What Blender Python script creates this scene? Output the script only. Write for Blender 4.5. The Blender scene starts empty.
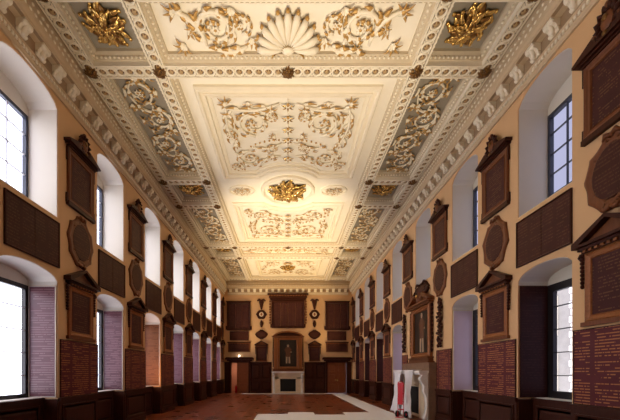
import bpy, math, random
from mathutils import Matrix, Vector
random.seed(7)
PI = math.pi
SC = bpy.context.scene
COL = SC.collection

# ------------------------------------------------------------------ measures (metres)
HW = 5.35                 # half width of the hall
YB, YF = -2.6, 26.95      # wall behind the camera, far wall
CAMZ = 1.75
ZB = 9.25                 # underside of the ceiling beams
ZG = 9.47                 # ground of the middle ceiling panels
ZS = 9.57                 # ground of the side ceiling panels
BAY = 3.04
OPN = [(6.12 + BAY * (k - 1), 7.56 + BAY * (k - 1)) for k in range(-1, 8)]   # openings, index 0.. ; OPN[2] is the first one seen
SILL_LO, SPR_LO, RISE_LO = 1.15, 3.82, 0.24
SILL_UP, SPR_UP, RISE_UP = 5.33, 7.80, 0.30
REV = 0.68
WT = 0.80

# ------------------------------------------------------------------ materials
MATS = {}
def nt_new(name):
    m = bpy.data.materials.new(name); m.use_nodes = True
    nt = m.node_tree; b = nt.nodes['Principled BSDF']
    MATS[name] = m
    return m, nt, b
def L(nt, a, b): nt.links.new(a, b)
def N(nt, t, **k):
    n = nt.nodes.new(t)
    for a, v in k.items(): setattr(n, a, v)
    return n
def mth(nt, op, a, b=None, c=None):
    n = N(nt, 'ShaderNodeMath', operation=op)
    for i, v in enumerate((a, b, c)):
        if v is None: continue
        if isinstance(v, (int, float)): n.inputs[i].default_value = v
        else: L(nt, v, n.inputs[i])
    return n.outputs[0]
def mixc(nt, fac, c1, c2):
    n = N(nt, 'ShaderNodeMix', data_type='RGBA')
    if isinstance(fac, (int, float)): n.inputs[0].default_value = fac
    else: L(nt, fac, n.inputs[0])
    for i, c in ((6, c1), (7, c2)):
        if isinstance(c, tuple): n.inputs[i].default_value = (*c, 1)
        else: L(nt, c, n.inputs[i])
    return n.outputs[2]
def plain(name, col, rough=0.6, metal=0.0, var=0.12, scale=6.0, bump=0.0, spec=None, stretch=None):
    if spec is None: spec = 0.25 if name.startswith('wood') else 0.4
    m, nt, b = nt_new(name)
    tc = N(nt, 'ShaderNodeTexCoord'); no = N(nt, 'ShaderNodeTexNoise')
    no.inputs['Scale'].default_value = scale; no.inputs['Detail'].default_value = 4
    src = tc.outputs['Object']
    if stretch:
        mp = N(nt, 'ShaderNodeMapping'); mp.inputs['Scale'].default_value = stretch
        L(nt, src, mp.inputs['Vector']); src = mp.outputs[0]
    L(nt, src, no.inputs['Vector'])
    c1 = tuple(x * (1 - var) for x in col); c2 = tuple(min(1, x * (1 + var)) for x in col)
    L(nt, mixc(nt, no.outputs['Fac'], c1, c2), b.inputs['Base Color'])
    b.inputs['Roughness'].default_value = rough; b.inputs['Metallic'].default_value = metal
    b.inputs['Specular IOR Level'].default_value = spec
    if bump:
        bp = N(nt, 'ShaderNodeBump'); bp.inputs['Strength'].default_value = bump; bp.inputs['Distance'].default_value = 0.01
        L(nt, no.outputs['Fac'], bp.inputs['Height']); L(nt, bp.outputs[0], b.inputs['Normal'])
    return m
def lettered(name, ground, ink, pitch=0.053, rough=0.4, word=26.0, cols=0.72, thr=0.47, amount=1.0):
    """rows of small gilt writing on a painted board"""
    m, nt, b = nt_new(name)
    tc = N(nt, 'ShaderNodeTexCoord'); sp = N(nt, 'ShaderNodeSeparateXYZ'); L(nt, tc.outputs['Object'], sp.inputs[0])
    oi = N(nt, 'ShaderNodeObjectInfo')
    row = mth(nt, 'DIVIDE', sp.outputs['Z'], pitch)
    fl = mth(nt, 'FLOOR', row); fr = mth(nt, 'FRACT', row)
    rm = mth(nt, 'MULTIPLY', mth(nt, 'GREATER_THAN', fr, 0.30), mth(nt, 'LESS_THAN', fr, 0.66))
    def nz(sx, off):
        cb = N(nt, 'ShaderNodeCombineXYZ')
        L(nt, mth(nt, 'MULTIPLY', sp.outputs['X'], sx), cb.inputs[0])
        L(nt, mth(nt, 'MULTIPLY', fl, 3.71), cb.inputs[1])
        L(nt, mth(nt, 'MULTIPLY_ADD', oi.outputs['Random'], 40.0, off), cb.inputs[2])
        n = N(nt, 'ShaderNodeTexNoise'); n.inputs['Scale'].default_value = 1.0; n.inputs['Detail'].default_value = 1
        L(nt, cb.outputs[0], n.inputs['Vector']); return n.outputs['Fac']
    w1 = mth(nt, 'GREATER_THAN', nz(word, 0), thr)
    w2 = mth(nt, 'GREATER_THAN', nz(2.2, 9), 0.42)
    cf = mth(nt, 'FRACT', mth(nt, 'MULTIPLY_ADD', sp.outputs['X'], 1 / cols, 0.5))
    cm = mth(nt, 'MULTIPLY', mth(nt, 'GREATER_THAN', cf, 0.06), mth(nt, 'LESS_THAN', cf, 0.94))
    f = mth(nt, 'MULTIPLY', mth(nt, 'MULTIPLY', rm, w1), mth(nt, 'MULTIPLY', w2, cm))
    f = mth(nt, 'MULTIPLY', f, amount)
    no = N(nt, 'ShaderNodeTexNoise'); no.inputs['Scale'].default_value = 3.0
    L(nt, tc.outputs['Object'], no.inputs['Vector'])
    g = mixc(nt, no.outputs['Fac'], tuple(x * .75 for x in ground), tuple(x * 1.25 for x in ground))
    L(nt, mixc(nt, f, g, ink), b.inputs['Base Color'])
    b.inputs['Roughness'].default_value = rough; b.inputs['Specular IOR Level'].default_value = 0.32 if name == 'reveal_text' else 0.13
    return m
def wood_floor():
    m, nt, b = nt_new('floor_boards')
    tc = N(nt, 'ShaderNodeTexCoord'); mp = N(nt, 'ShaderNodeMapping')
    L(nt, tc.outputs['Object'], mp.inputs['Vector'])
    mp.inputs['Rotation'].default_value = (0, 0, PI / 2)
    br = N(nt, 'ShaderNodeTexBrick'); L(nt, mp.outputs[0], br.inputs['Vector'])
    br.inputs['Scale'].default_value = 1.0; br.inputs['Brick Width'].default_value = 5.0; br.inputs['Row Height'].default_value = 0.16
    br.inputs['Mortar Size'].default_value = 0.004; br.inputs['Bias'].default_value = 0.0
    br.inputs['Color1'].default_value = (0.27, 0.060, 0.018, 1); br.inputs['Color2'].default_value = (0.150, 0.034, 0.011, 1)
    br.inputs['Mortar'].default_value = (0.07, 0.018, 0.008, 1)
    no = N(nt, 'ShaderNodeTexNoise'); no.inputs['Scale'].default_value = 1.3; no.inputs['Detail'].default_value = 5
    L(nt, tc.outputs['Object'], no.inputs['Vector'])
    g = mth(nt, 'MULTIPLY_ADD', no.outputs['Fac'], 1.5, 0.2)
    v = N(nt, 'ShaderNodeVectorMath', operation='SCALE'); L(nt, br.outputs['Color'], v.inputs[0]); L(nt, g, v.inputs['Scale'])
    L(nt, v.outputs[0], b.inputs['Base Color'])
    L(nt, mth(nt, 'MULTIPLY_ADD', no.outputs['Fac'], 0.30, 0.16), b.inputs['Roughness'])
    return m
def glass():
    m, nt, b = nt_new('window_glass'); nt.nodes.remove(b)
    out = nt.nodes['Material Output']
    tr = N(nt, 'ShaderNodeBsdfTransparent'); gl = N(nt, 'ShaderNodeBsdfGlossy'); gl.inputs['Roughness'].default_value = 0.05
    tr.inputs[0].default_value = (0.95, 0.97, 1, 1)
    lw = N(nt, 'ShaderNodeLayerWeight'); mx = N(nt, 'ShaderNodeMixShader')
    L(nt, mth(nt, 'MULTIPLY_ADD', mth(nt, 'POWER', lw.outputs['Facing'], 5.0), 0.8, 0.04), mx.inputs[0]); L(nt, tr.outputs[0], mx.inputs[1]); L(nt, gl.outputs[0], mx.inputs[2]); L(nt, mx.outputs[0], out.inputs[0])
def sheeting():
    m, nt, b = nt_new('plastic_sheeting'); out = nt.nodes['Material Output']
    b.inputs['Base Color'].default_value = (0.92, 0.90, 0.94, 1); b.inputs['Roughness'].default_value = 0.3
    tr = N(nt, 'ShaderNodeBsdfTransparent'); mx = N(nt, 'ShaderNodeMixShader'); mx.inputs[0].default_value = 0.86
    L(nt, tr.outputs[0], mx.inputs[1]); L(nt, b.outputs[0], mx.inputs[2]); L(nt, mx.outputs[0], out.inputs[0])

plain('wall_paint', (0.70, 0.435, 0.225), 0.7, var=0.05, scale=2)
plain('reveal_white', (0.76, 0.70, 0.61), 0.6, var=0.03, scale=2)
plain('plaster_cream', (0.84, 0.76, 0.61), 0.55, var=0.05, scale=4)
plain('plaster_field', (0.86, 0.80, 0.68), 0.55, var=0.04, scale=3)
plain('plaster_grey', (0.30, 0.265, 0.215), 0.6, var=0.08, scale=4)
plain('plaster_stone', (0.56, 0.47, 0.34), 0.6, var=0.08, scale=8)
plain('gilt', (0.80, 0.50, 0.16), 0.24, 0.85, var=0.35, scale=14, bump=0.3)
plain('gilt_dark', (0.22, 0.11, 0.03), 0.30, 0.6, var=0.5, scale=18, bump=0.3)
plain('gilt_pale', (0.52, 0.31, 0.10), 0.40, 0.25, var=0.3, scale=16)
plain('boss_brown', (0.15, 0.075, 0.03), 0.4, 0.4, var=0.4, scale=30)
plain('boss_ring', (0.44, 0.30, 0.15), 0.5, 0.2, var=0.3, scale=25)
plain('wood_dark', (0.050, 0.014, 0.008), 0.40, spec=0.14, var=0.45, scale=5, stretch=(6, 6, 0.8))
plain('wood_brown', (0.170, 0.056, 0.020), 0.40, var=0.4, scale=6, stretch=(5, 5, 0.8), bump=0.1)
plain('wood_gold', (0.29, 0.105, 0.036), 0.38, 0.1, var=0.4, scale=20)
plain('wood_door', (0.23, 0.068, 0.026), 0.33, var=0.35, scale=5, stretch=(6, 6, 0.7))
plain('frame_black', (0.022, 0.018, 0.020), 0.35, var=0.3)
plain('frame_blue', (0.045, 0.05, 0.075), 0.35, var=0.3)
plain('marble_white', (0.88, 0.84, 0.80), 0.22, var=0.10, scale=5)
plain('marble_cream', (0.72, 0.58, 0.42), 0.25, var=0.12, scale=5)
plain('firebox_black', (0.008, 0.007, 0.007), 0.8, var=0.2)
plain('canvas_dark', (0.022, 0.014, 0.010), 0.35, var=0.5, scale=4)
plain('paint_flesh', (0.42, 0.30, 0.20), 0.4, var=0.3, scale=12)
plain('paint_robe', (0.12, 0.045, 0.02), 0.4, var=0.5, scale=12)
plain('sheet_white', (0.86, 0.85, 0.88), 0.55, var=0.03, scale=1.5)
plain('red_paint', (0.62, 0.018, 0.035), 0.3, var=0.08)
plain('tyre', (0.02, 0.02, 0.02), 0.6)
plain('brass', (0.75, 0.55, 0.22), 0.25, 1.0, var=0.1)
plain('white_plastic', (0.8, 0.8, 0.8), 0.3, var=0.02)
plain('red_wall', (0.50, 0.20, 0.12), 0.6, var=0.1)
plain('stone_outside', (0.26, 0.24, 0.22), 0.8, var=0.2, scale=2)
lettered('board_text', (0.062, 0.018, 0.017), (0.20, 0.10, 0.045), pitch=0.055, word=40, cols=0.60, amount=0.55, rough=0.5)
lettered('tablet_text', (0.060, 0.018, 0.014), (0.15, 0.07, 0.035), pitch=0.065, word=36, cols=0.70, amount=0.5, rough=0.5)
lettered('dado_text', (0.115, 0.027, 0.032), (0.50, 0.21, 0.08), pitch=0.053, word=30, cols=0.74, rough=0.35, amount=0.75, thr=0.41)
lettered('reveal_text', (0.120, 0.042, 0.055), (0.29, 0.155, 0.165), pitch=0.055, word=22, cols=0.62, rough=0.28, thr=0.36, amount=0.6)
plain('reveal_skylit', (0.70, 0.54, 0.62), 0.22, var=0.10, scale=1.5, spec=0.5)  # pale lilac paints cold daylight into the maroon jamb panels
plain('beam_ground', (0.27, 0.24, 0.20), 0.6, var=0.1)
plain('bars_glare', (0.55, 0.55, 0.60), 0.5, var=0.03)
lettered('reveal_text_brown', (0.14, 0.050, 0.020), (0.28, 0.12, 0.05), pitch=0.055, word=22, cols=0.62, rough=0.35, thr=0.36, amount=0.6)
plain('marble_brown', (0.24, 0.14, 0.09), 0.35, var=0.35, scale=5)
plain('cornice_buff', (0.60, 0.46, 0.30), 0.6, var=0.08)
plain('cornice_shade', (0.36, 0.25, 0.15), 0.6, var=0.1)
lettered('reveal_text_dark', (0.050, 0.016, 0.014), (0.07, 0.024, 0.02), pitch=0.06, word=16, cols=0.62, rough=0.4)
wood_floor(); glass(); sheeting()
m, nt, b = nt_new('lamp_glow'); b.inputs['Base Color'].default_value = (1, 1, 1, 1)
b.inputs['Emission Color'].default_value = (1, 0.95, 0.85, 1); b.inputs['Emission Strength'].default_value = 14

# ------------------------------------------------------------------ mesh builder
WALLMAP = lambda u, v, h: (u, -max(h, 0.002), v)
CEILMAP = lambda u, v, h: (u, v, -h)
class MB:
    def __init__(self, fmap=None, mat='plaster_cream'):
        self.v = []; self.f = []; self.mi = []; self.mats = [mat]; self.cur = 0; self.map = fmap; self.smooth = []; self.sm = False
    def m(self, name, smooth=None):
        if name not in self.mats: self.mats.append(name)
        self.cur = self.mats.index(name)
        if smooth is not None: self.sm = smooth
        return self
    def pt(self, *p):
        self.v.append(self.map(*p) if self.map else p); return len(self.v) - 1
    def face(self, *idx):
        self.f.append(idx); self.mi.append(self.cur); self.smooth.append(self.sm)
    def box(self, a0, a1, b0, b1, c0, c1):
        p = [self.pt(x, y, z) for z in (c0, c1) for y in (b0, b1) for x in (a0, a1)]
        for q in ((0, 2, 3, 1), (4, 5, 7, 6), (0, 1, 5, 4), (2, 6, 7, 3), (0, 4, 6, 2), (1, 3, 7, 5)): self.face(*[p[i] for i in q])
    def prism(self, poly, c0, c1):          # polygon in the first two axes, pushed along the third
        n = len(poly)
        a = [self.pt(x, y, c0) for x, y in poly]; b = [self.pt(x, y, c1) for x, y in poly]
        self.face(*a[::-1]); self.face(*b)
        for i in range(n): self.face(a[i], a[(i + 1) % n], b[(i + 1) % n], b[i])
    def sweep(self, fn, t0, t1, poly, n=1): # fn(t, x, y) -> 3 args
        rings = []
        for k in range(n + 1):
            t = t0 + (t1 - t0) * k / n
            rings.append([self.pt(*fn(t, x, y)) for x, y in poly])
        for k in range(n):
            for i in range(len(poly)):
                j = (i + 1) % len(poly)
                self.face(rings[k][i], rings[k][j], rings[k + 1][j], rings[k + 1][i])
        self.face(*rings[0][::-1]); self.face(*rings[-1])
    def loop(self, outline, prof, fill=False):   # closed outline in (u,v); prof = [(inset, height)...]
        n = len(outline); nor = []
        area = sum(outline[i][0] * outline[(i + 1) % n][1] - outline[(i + 1) % n][0] * outline[i][1] for i in range(n))
        s = 1 if area > 0 else -1
        for i in range(n):
            p0, p1, p2 = outline[i - 1], outline[i], outline[(i + 1) % n]
            def nn(a, b):
                dx, dy = b[0] - a[0], b[1] - a[1]; l = math.hypot(dx, dy) or 1
                return (-dy / l * s, dx / l * s)
            n1, n2 = nn(p0, p1), nn(p1, p2)
            d = 1 + n1[0] * n2[0] + n1[1] * n2[1]; d = max(d, 0.35)
            nor.append(((n1[0] + n2[0]) / d, (n1[1] + n2[1]) / d))
        rings = [[self.pt(outline[i][0] + nor[i][0] * d, outline[i][1] + nor[i][1] * d, h) for i in range(n)] for d, h in prof]
        for k in range(len(rings) - 1):
            for i in range(n):
                j = (i + 1) % n
                self.face(rings[k][i], rings[k][j], rings[k + 1][j], rings[k + 1][i])
        if fill: self.face(*rings[-1])
        return rings
    def tube(self, pts, rad, flat=1.0, n=6, mats=None):    # pts (u,v,h); flat squeezes along h
        rings = []
        for i, p in enumerate(pts):
            a = pts[max(i - 1, 0)]; b = pts[min(i + 1, len(pts) - 1)]
            t = Vector(b) - Vector(a)
            if t.length < 1e-9: t = Vector((1, 0, 0))
            t.normalize()
            side = t.cross(Vector((0, 0, 1)))
            if side.length < 1e-3: side = Vector((1, 0, 0))
            side.normalize(); up = side.cross(t); r = rad[i] if hasattr(rad, '__len__') else rad
            rings.append([self.pt(*(Vector(p) + side * (math.cos(2 * PI * k / n) * r) + up * (math.sin(2 * PI * k / n) * r * flat))) for k in range(n)])
        c0 = self.cur
        for i in range(len(rings) - 1):
            if mats: self.m(mats[0] if i < (len(rings) - 1) * mats[2] else mats[1])
            for k in range(n):
                j = (k + 1) % n
                self.face(rings[i][k], rings[i][j], rings[i + 1][j], rings[i + 1][k])
        self.face(*rings[0]); self.face(*rings[-1][::-1])
        self.cur = c0
    def blob(self, c, r, n=8, k=5):         # ellipsoid, r = (ru, rv, rh)
        rings = []
        for i in range(1, k):
            a = PI * i / k
            rings.append([self.pt(c[0] + r[0] * math.sin(a) * math.cos(2 * PI * j / n), c[1] + r[1] * math.sin(a) * math.sin(2 * PI * j / n), c[2] + r[2] * math.cos(a)) for j in range(n)])
        top = self.pt(c[0], c[1], c[2] + r[2]); bot = self.pt(c[0], c[1], c[2] - r[2])
        for j in range(n):
            q = (j + 1) % n
            self.face(top, rings[0][j], rings[0][q]); self.face(bot, rings[-1][q], rings[-1][j])
            for i in range(len(rings) - 1): self.face(rings[i][j], rings[i + 1][j], rings[i + 1][q], rings[i][q])
    def mesh(self, name):
        me = bpy.data.meshes.new(name); me.from_pydata(self.v, [], self.f)
        for mn in self.mats: me.materials.append(MATS[mn])
        me.polygons.foreach_set('material_index', self.mi)
        me.polygons.foreach_set('use_smooth', self.smooth)
        me.update()
        import bmesh
        bm = bmesh.new(); bm.from_mesh(me); bmesh.ops.recalc_face_normals(bm, faces=bm.faces); bm.to_mesh(me); bm.free()
        return me
    def build(self, name, parent=None):
        o = bpy.data.objects.new(name, self.mesh(name)); COL.objects.link(o)
        if parent is not None: o.parent = parent
        return o

def tag(o, label=None, cat=None, group=None, kind=None):
    if label: o['label'] = label
    if cat: o['category'] = cat
    if group: o['group'] = group
    if kind: o['kind'] = kind
    return o
def thing(name, label, cat, loc=(0, 0, 0), rz=0, group=None):
    o = bpy.data.objects.new(name, None); COL.objects.link(o); o.empty_display_size = 0.1
    o.location = loc; o.rotation_euler = (0, 0, rz)
    return tag(o, label, cat, group)
def copy_tree(o, parent=None):
    c = o.copy(); COL.objects.link(c)
    if parent is not None: c.parent = parent
    for ch in list(o.children): copy_tree(ch, c)
    return c
PROTO = {}
def place(kind, maker, label, loc, rz, group=None):
    """first call builds the thing, later calls copy it with its parts"""
    if kind not in PROTO:
        t = maker(); PROTO[kind] = t
    else:
        t = copy_tree(PROTO[kind])
    t.location = loc; t.rotation_euler = (0, 0, rz); t['label'] = label
    if group: t['group'] = group
    return t

def rect(x0, x1, y0, y1): return [(x0, y0), (x1, y0), (x1, y1), (x0, y1)]
def ellipse(cx, cy, rx, ry, n=28): return [(cx + rx * math.cos(2 * PI * k / n), cy + ry * math.sin(2 * PI * k / n)) for k in range(n)]

# ------------------------------------------------------------------ ROOM SHELL
def struct(mb, name): return tag(mb.build(name), kind='structure')
fl = MB(None, 'floor_boards'); fl.box(-HW - WT, HW + WT, YB, YF + 0.3, -0.12, 0); struct(fl, 'floor')

OPS = {1: OPN, -1: [(a - (.14 if k == 2 else .05), b) for k, (a, b) in enumerate(OPN)]}
def arch_top(u, u0, u1, spr, rise):
    t = (u - (u0 + u1) / 2) / ((u1 - u0) / 2)
    return spr + rise * math.sqrt(max(0, 1 - t * t * 0.985))
def side_wall(side, name):
    mp = lambda u, v, h: (side * (HW - h), u, v)      # u along the hall, v up, h into the room
    w = MB(mp, 'wall_paint')
    us = [YB]
    for a, b in OPS[side]: us += [a, b]
    us.append(YF + 0.3)
    for k in range(0, len(us), 2):
        w.box(us[k], us[k + 1], 0, ZS + 0.02, -WT, 0)
    NS = 14
    for a, b in OPS[side]:
        w.box(a, b, 0, SILL_LO - 0.05, -WT, -0.36)           # under the lower sill, set back
        for k in range(NS):
            u0 = a + (b - a) * k / NS; u1 = a + (b - a) * (k + 1) / NS
            w.prism([(u0, arch_top(u0, a, b, SPR_LO, RISE_LO)), (u1, arch_top(u1, a, b, SPR_LO, RISE_LO)), (u1, SILL_UP), (u0, SILL_UP)], -WT, 0)
            w.prism([(u0, arch_top(u0, a, b, SPR_UP, RISE_UP)), (u1, arch_top(u1, a, b, SPR_UP, RISE_UP)), (u1, ZS + 0.02), (u0, ZS + 0.02)], -WT, 0)
        # white plastered reveals: jamb linings, vaults and the upper sill
        w.m('reveal_white')
        for (s0, sp, ri) in ((SPR_LO - 0.06, SPR_LO, RISE_LO), (SILL_UP, SPR_UP, RISE_UP)):
            t0 = arch_top(a, a, b, sp, ri)
            w.box(a - 0.001, a + 0.012, s0, t0, -REV, -0.02); w.box(b - 0.012, b + 0.001, s0, t0, -REV, -0.02)
            for k in range(NS):
                u0 = a + (b - a) * k / NS; u1 = a + (b - a) * (k + 1) / NS
                z0 = arch_top(u0, a, b, sp, ri); z1 = arch_top(u1, a, b, sp, ri)
                w.prism([(u0, z0 - 0.012), (u1, z1 - 0.012), (u1, z1 + 0.001), (u0, z0 + 0.001)], -REV, -0.02)
        w.box(a, b, SILL_UP - 0.001, SILL_UP + 0.02, -REV, -0.02)
        w.box(a, b, SPR_UP - 0.12, SPR_UP + RISE_UP + .02, -WT, -REV); w.box(a, b, SPR_LO - 0.07, SPR_LO + RISE_LO + .02, -WT, -REV)
        w.m('wood_dark'); w.box(a - .001, a + .012, SILL_LO, SPR_LO - .06, -REV, -.02)
        w.m('wall_paint')
    return struct(w, name)
side_wall(-1, 'wall_left'); side_wall(1, 'wall_right')

# far wall with two door openings
DOORS = [(-4.75, -3.25), (3.25, 4.85)]
DH = 2.55
w = MB(lambda u, v, h: (u, YF - h, v), 'wall_paint')
xs = [-HW - WT, DOORS[0][0], DOORS[0][1], DOORS[1][0], DOORS[1][1], HW + WT]
w.box(xs[0], xs[1], 0, ZG, -0.3, 0); w.box(xs[2], xs[3], 0, ZG, -0.3, 0); w.box(xs[4], xs[5], 0, ZG, -0.3, 0)
w.box(xs[1], xs[2], DH, ZG, -0.3, 0); w.box(xs[3], xs[4], DH, ZG, -0.3, 0)
struct(w, 'wall_far')
w = MB(None, 'wall_paint'); w.box(-HW - WT, HW + WT, YB - 0.3, YB, 0, ZG); struct(w, 'wall_near')
# lobby behind the far doors
w = MB(None, 'red_wall')
w.box(-6.1, -2.6, YF + 2.2, YF + 2.4, 0, 3.2); w.box(-6.3, -6.1, YF + 0.3, YF + 2.4, 0, 3.2); w.box(-2.6, -2.4, YF + 0.3, YF + 2.4, 0, 3.2)
w.m('plaster_cream'); w.box(-6.3, -2.4, YF + 0.3, YF + 2.4, 3.2, 3.35); w.m('floor_boards'); w.box(-6.3, -2.4, YF + 0.3, YF + 2.4, -0.1, 0)
struct(w, 'wall_lobby')

# ------------------------------------------------------------------ WAINSCOT (wood dado)
def raised(mb, x0, x1, z0, z1, h0=0.03):
    mb.loop(rect(x0, x1, z0, z1), [(0, h0), (0.0, h0 + 0.022), (0.03, h0 + 0.022), (0.05, h0), (0.09, h0), (0.13, h0 + 0.014)], fill=True)
def side_dado(side, name):
    mp = lambda u, v, h: (side * (HW - h), u, v)
    d = MB(mp, 'wood_dark')
    edges = [YB] + [e for ab in OPS[side] for e in ab] + [YF]
    piers = [(edges[k], edges[k + 1]) for k in range(0, len(edges), 2)]
    for a, b in piers:
        if side == 1 and 11 < (a + b) / 2 < 12: b = 11.70
        if side == 1 and 14 < (a + b) / 2 < 15: a = 14.44
        d.box(a, b, 0.0, 1.13, 0.002, 0.03)
        d.box(a, b, 0.0, 0.16, 0.03, 0.055)
        d.prism([(a, 1.06), (b, 1.06), (b, 1.15), (a, 1.15)], 0.002, 0.065)
        w_ = b - a
        n = max(1, round(w_ / 1.5))
        for k in range(n): raised(d, a + w_ * k / n + 0.1, a + w_ * (k + 1) / n - 0.1, 0.24, 0.98)
    for i, (a, b) in enumerate(OPS[side]):
        if side == 1 and 12 < (a + b) / 2 < 14: continue
        d.box(a + 0.002, b - 0.002, 0.0, 1.11, -0.358, -0.33); d.box(a + 0.002, b - 0.002, 0, 0.16, -0.33, -0.305)
        raised(d, a + 0.12, b - 0.12, 0.24, 0.98, -0.33)
        d.box(a + 0.002, a + 0.02, 0, SILL_LO - 0.03, -0.355, 0.0); d.box(b - 0.02, b - 0.002, 0, SILL_LO - 0.03, -0.355, 0.0)
    return struct(d, name)
side_dado(-1, 'baseboard_left'); side_dado(1, 'baseboard_right')
d = MB(lambda u, v, h: (u, YF - h, v), 'wood_dark')
for a, b in ((-HW + 0.08, DOORS[0][0] - 0.14), (DOORS[0][1] + 0.14, -1.36), (1.36, DOORS[1][0] - 0.14), (DOORS[1][1] + 0.14, HW - 0.08)):
    if b - a < 0.15: continue
    d.box(a, b, 0, 2.5, 0.002, 0.03); d.box(a, b, 0, 0.16, 0.03, 0.055); d.box(a, b, 2.5, 2.58, 0.002, 0.07); d.box(a, b, 1.06, 1.12, 0.03, 0.05)
    n = max(1, round((b - a) / 0.95))
    if b - a > 0.5:
        for k in range(n):
            raised(d, a + (b - a) * k / n + 0.07, a + (b - a) * (k + 1) / n - 0.07, 0.24, 0.98)
            raised(d, a + (b - a) * k / n + 0.07, a + (b - a) * (k + 1) / n - 0.07, 1.20, 2.42)
struct(d, 'baseboard_far')

# ------------------------------------------------------------------ WINDOWS
def window_part(side, a, b, z0, spr, rise, upper, name):
    mp = lambda u, v, h: (side * (HW - h), u, v)
    d1 = -REV; d0 = -REV - 0.09
    nm = 'frame_blue' if upper else 'frame_black'
    fw = 0.08 if upper else (0.17 if side > 0 else 0.10)
    f = MB(mp, nm)
    zt = SPR_UP - 0.12 if upper else SPR_LO - 0.07
    outl = rect(a, b, z0, zt)
    f.loop(outl, [(0, d0), (0, d1), (fw, d1), (fw, d0), (0, d0)])
    fo = f.build(name); tag(fo, kind='structure')
    g = MB(mp, 'bars_glare' if side < 0 else nm)  # bars on the bright side are paled to paint in window glare
    nx, nz = (3, 5) if upper else (2, 5)
    for k in range(1, nx):
        u = a + fw + (b - a - 2 * fw) * k / nx; g.box(u - 0.010, u + 0.010, z0 + fw, zt - fw, d0 + 0.03, d1 - 0.02)
    for k in range(1, nz):
        z = z0 + (zt - z0) * k / nz; g.box(a + fw, b - fw, z - 0.010, z + 0.010, d0 + 0.03, d1 - 0.02)
    g.build('glazing_bars', fo)
    p = MB(mp, 'window_glass'); 
    ring = [p.pt(u, v, d0 + 0.045) for u, v in rect(a + fw * .5, b - fw * .5, z0 + fw * .5, zt - fw * .5)]
    p.face(*ring); p.build('glass_pane', fo)
    if not upper:
        s = MB(mp, 'wood_dark'); s.box(a + 0.002, b - 0.002, SILL_LO - 0.045, SILL_LO, -REV + 0.0, -0.30)
        s.m('reveal_white'); s.box(a + 0.03, b - 0.03, SILL_LO, SILL_LO + 0.012, -REV + 0.02, -0.36)
        s.build('window_sill', fo)
wn = 0
for side in (-1, 1):
    for i, (a, b) in enumerate(OPS[side]):
        wn += 1; window_part(side, a, b, SILL_UP + 0.02, SPR_UP, RISE_UP, True, 'window_%d' % wn)
        if side == 1 and i == 4: continue
        wn += 1; window_part(side, a, b, SILL_LO, SPR_LO, RISE_LO, False, 'window_%d' % wn)
# blocked opening behind the chimney breast
a, b = OPN[4]
w = MB(lambda u, v, h: (HW - h, u, v), 'wall_paint'); w.box(a + .001, b - .001, 0, SPR_LO + RISE_LO - 0.01, -WT, -0.02); struct(w, 'wall_blocking')

# ------------------------------------------------------------------ CEILING
c = MB(None, 'plaster_field')
c.box(-3.2, 3.2, YB, YF + .3, ZG, ZS + 0.04)
c.m('plaster_grey'); c.box(-HW - WT, -3.2, YB, YF + .3, ZS, ZS + 0.04); c.box(3.2, HW + WT, YB, YF + .3, ZS, ZS + 0.04)
struct(c, 'ceiling')

BX = [-4.93, -3.21, 3.21, 4.93]; BW = 0.17
YC = [1.2, 6.42, 8.14, 12.86, 14.75, 19.6, 21.4, 26.35]
def guilloche(mb, horizontal, c0, t0, t1, step=0.245):
    """beam soffit: fillets, sunk grey ground, a chain of rings with a rosette in each"""
    def P(t, s, z): return (t, c0 + s, z) if horizontal else (c0 + s, t, z)
    def bx(t0, t1, s0, s1, z0, z1):
        if horizontal: mb.box(t0, t1, c0 + s0, c0 + s1, z0, z1)
        else: mb.box(c0 + s0, c0 + s1, t0, t1, z0, z1)
    mb.m('beam_ground', False); bx(t0, t1, -BW + .01, BW - .01, ZB + 0.03, ZS)
    mb.m('plaster_cream'); bx(t0, t1, -BW, -BW + 0.035, ZB, ZS); bx(t0, t1, BW - 0.035, BW, ZB, ZS)
    n = max(1, round((t1 - t0) / step)); st = (t1 - t0) / n
    for k in range(n):
        t = t0 + st * (k + .5); R, r = 0.106, 0.022
        mb.m('plaster_cream', True)
        NN = 12; rr = []
        for j in range(NN):
            a = 2 * PI * j / NN; ca, sa = math.cos(a), math.sin(a)
            rr.append([mb.pt(*P(t + (R + dr) * ca, (R + dr) * sa, ZB + 0.03 - dz)) for dr, dz in ((r, 0), (r * .7, .035), (-r * .7, .035), (-r, 0))])
        for j in range(NN):
            q = (j + 1) % NN
            for e in range(3): mb.face(rr[j][e], rr[q][e], rr[q][e + 1], rr[j][e + 1])
        # link wave between rings
        mb.sm = False
        for s in (-1, 1):
            bx(t + st / 2 - 0.03, t + st / 2 + 0.03, s * 0.098 - 0.014, s * 0.098 + 0.014, ZB + 0.005, ZB + 0.03)
        mb.m('boss_ring', True)
        cpt = mb.pt(*P(t, 0, ZB - 0.015)); ring = [mb.pt(*P(t + (0.078 if j % 2 else 0.060) * math.cos(PI * j / 5), (0.078 if j % 2 else 0.060) * math.sin(PI * j / 5), ZB + 0.028)) for j in range(10)]
        mid = [mb.pt(*P(t + 0.046 * math.cos(PI * j / 5), 0.046 * math.sin(PI * j / 5), ZB - 0.004)) for j in range(10)]
        for j in range(10):
            q = (j + 1) % 10
            mb.m('boss_ring' if j % 2 else 'boss_brown'); mb.face(ring[j], ring[q], mid[q], mid[j]); mb.m('boss_ring'); mb.face(mid[j], mid[q], cpt)
tn = 0
for x in BX:
    tn += 1; b_ = MB(None, 'plaster_cream'); ys = [YB] + YC + [YF - 0.1]
    for a, b in zip(ys, ys[1:]): guilloche(b_, False, x, a, b)
    struct(b_, 'trim_%d' % tn)
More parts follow.
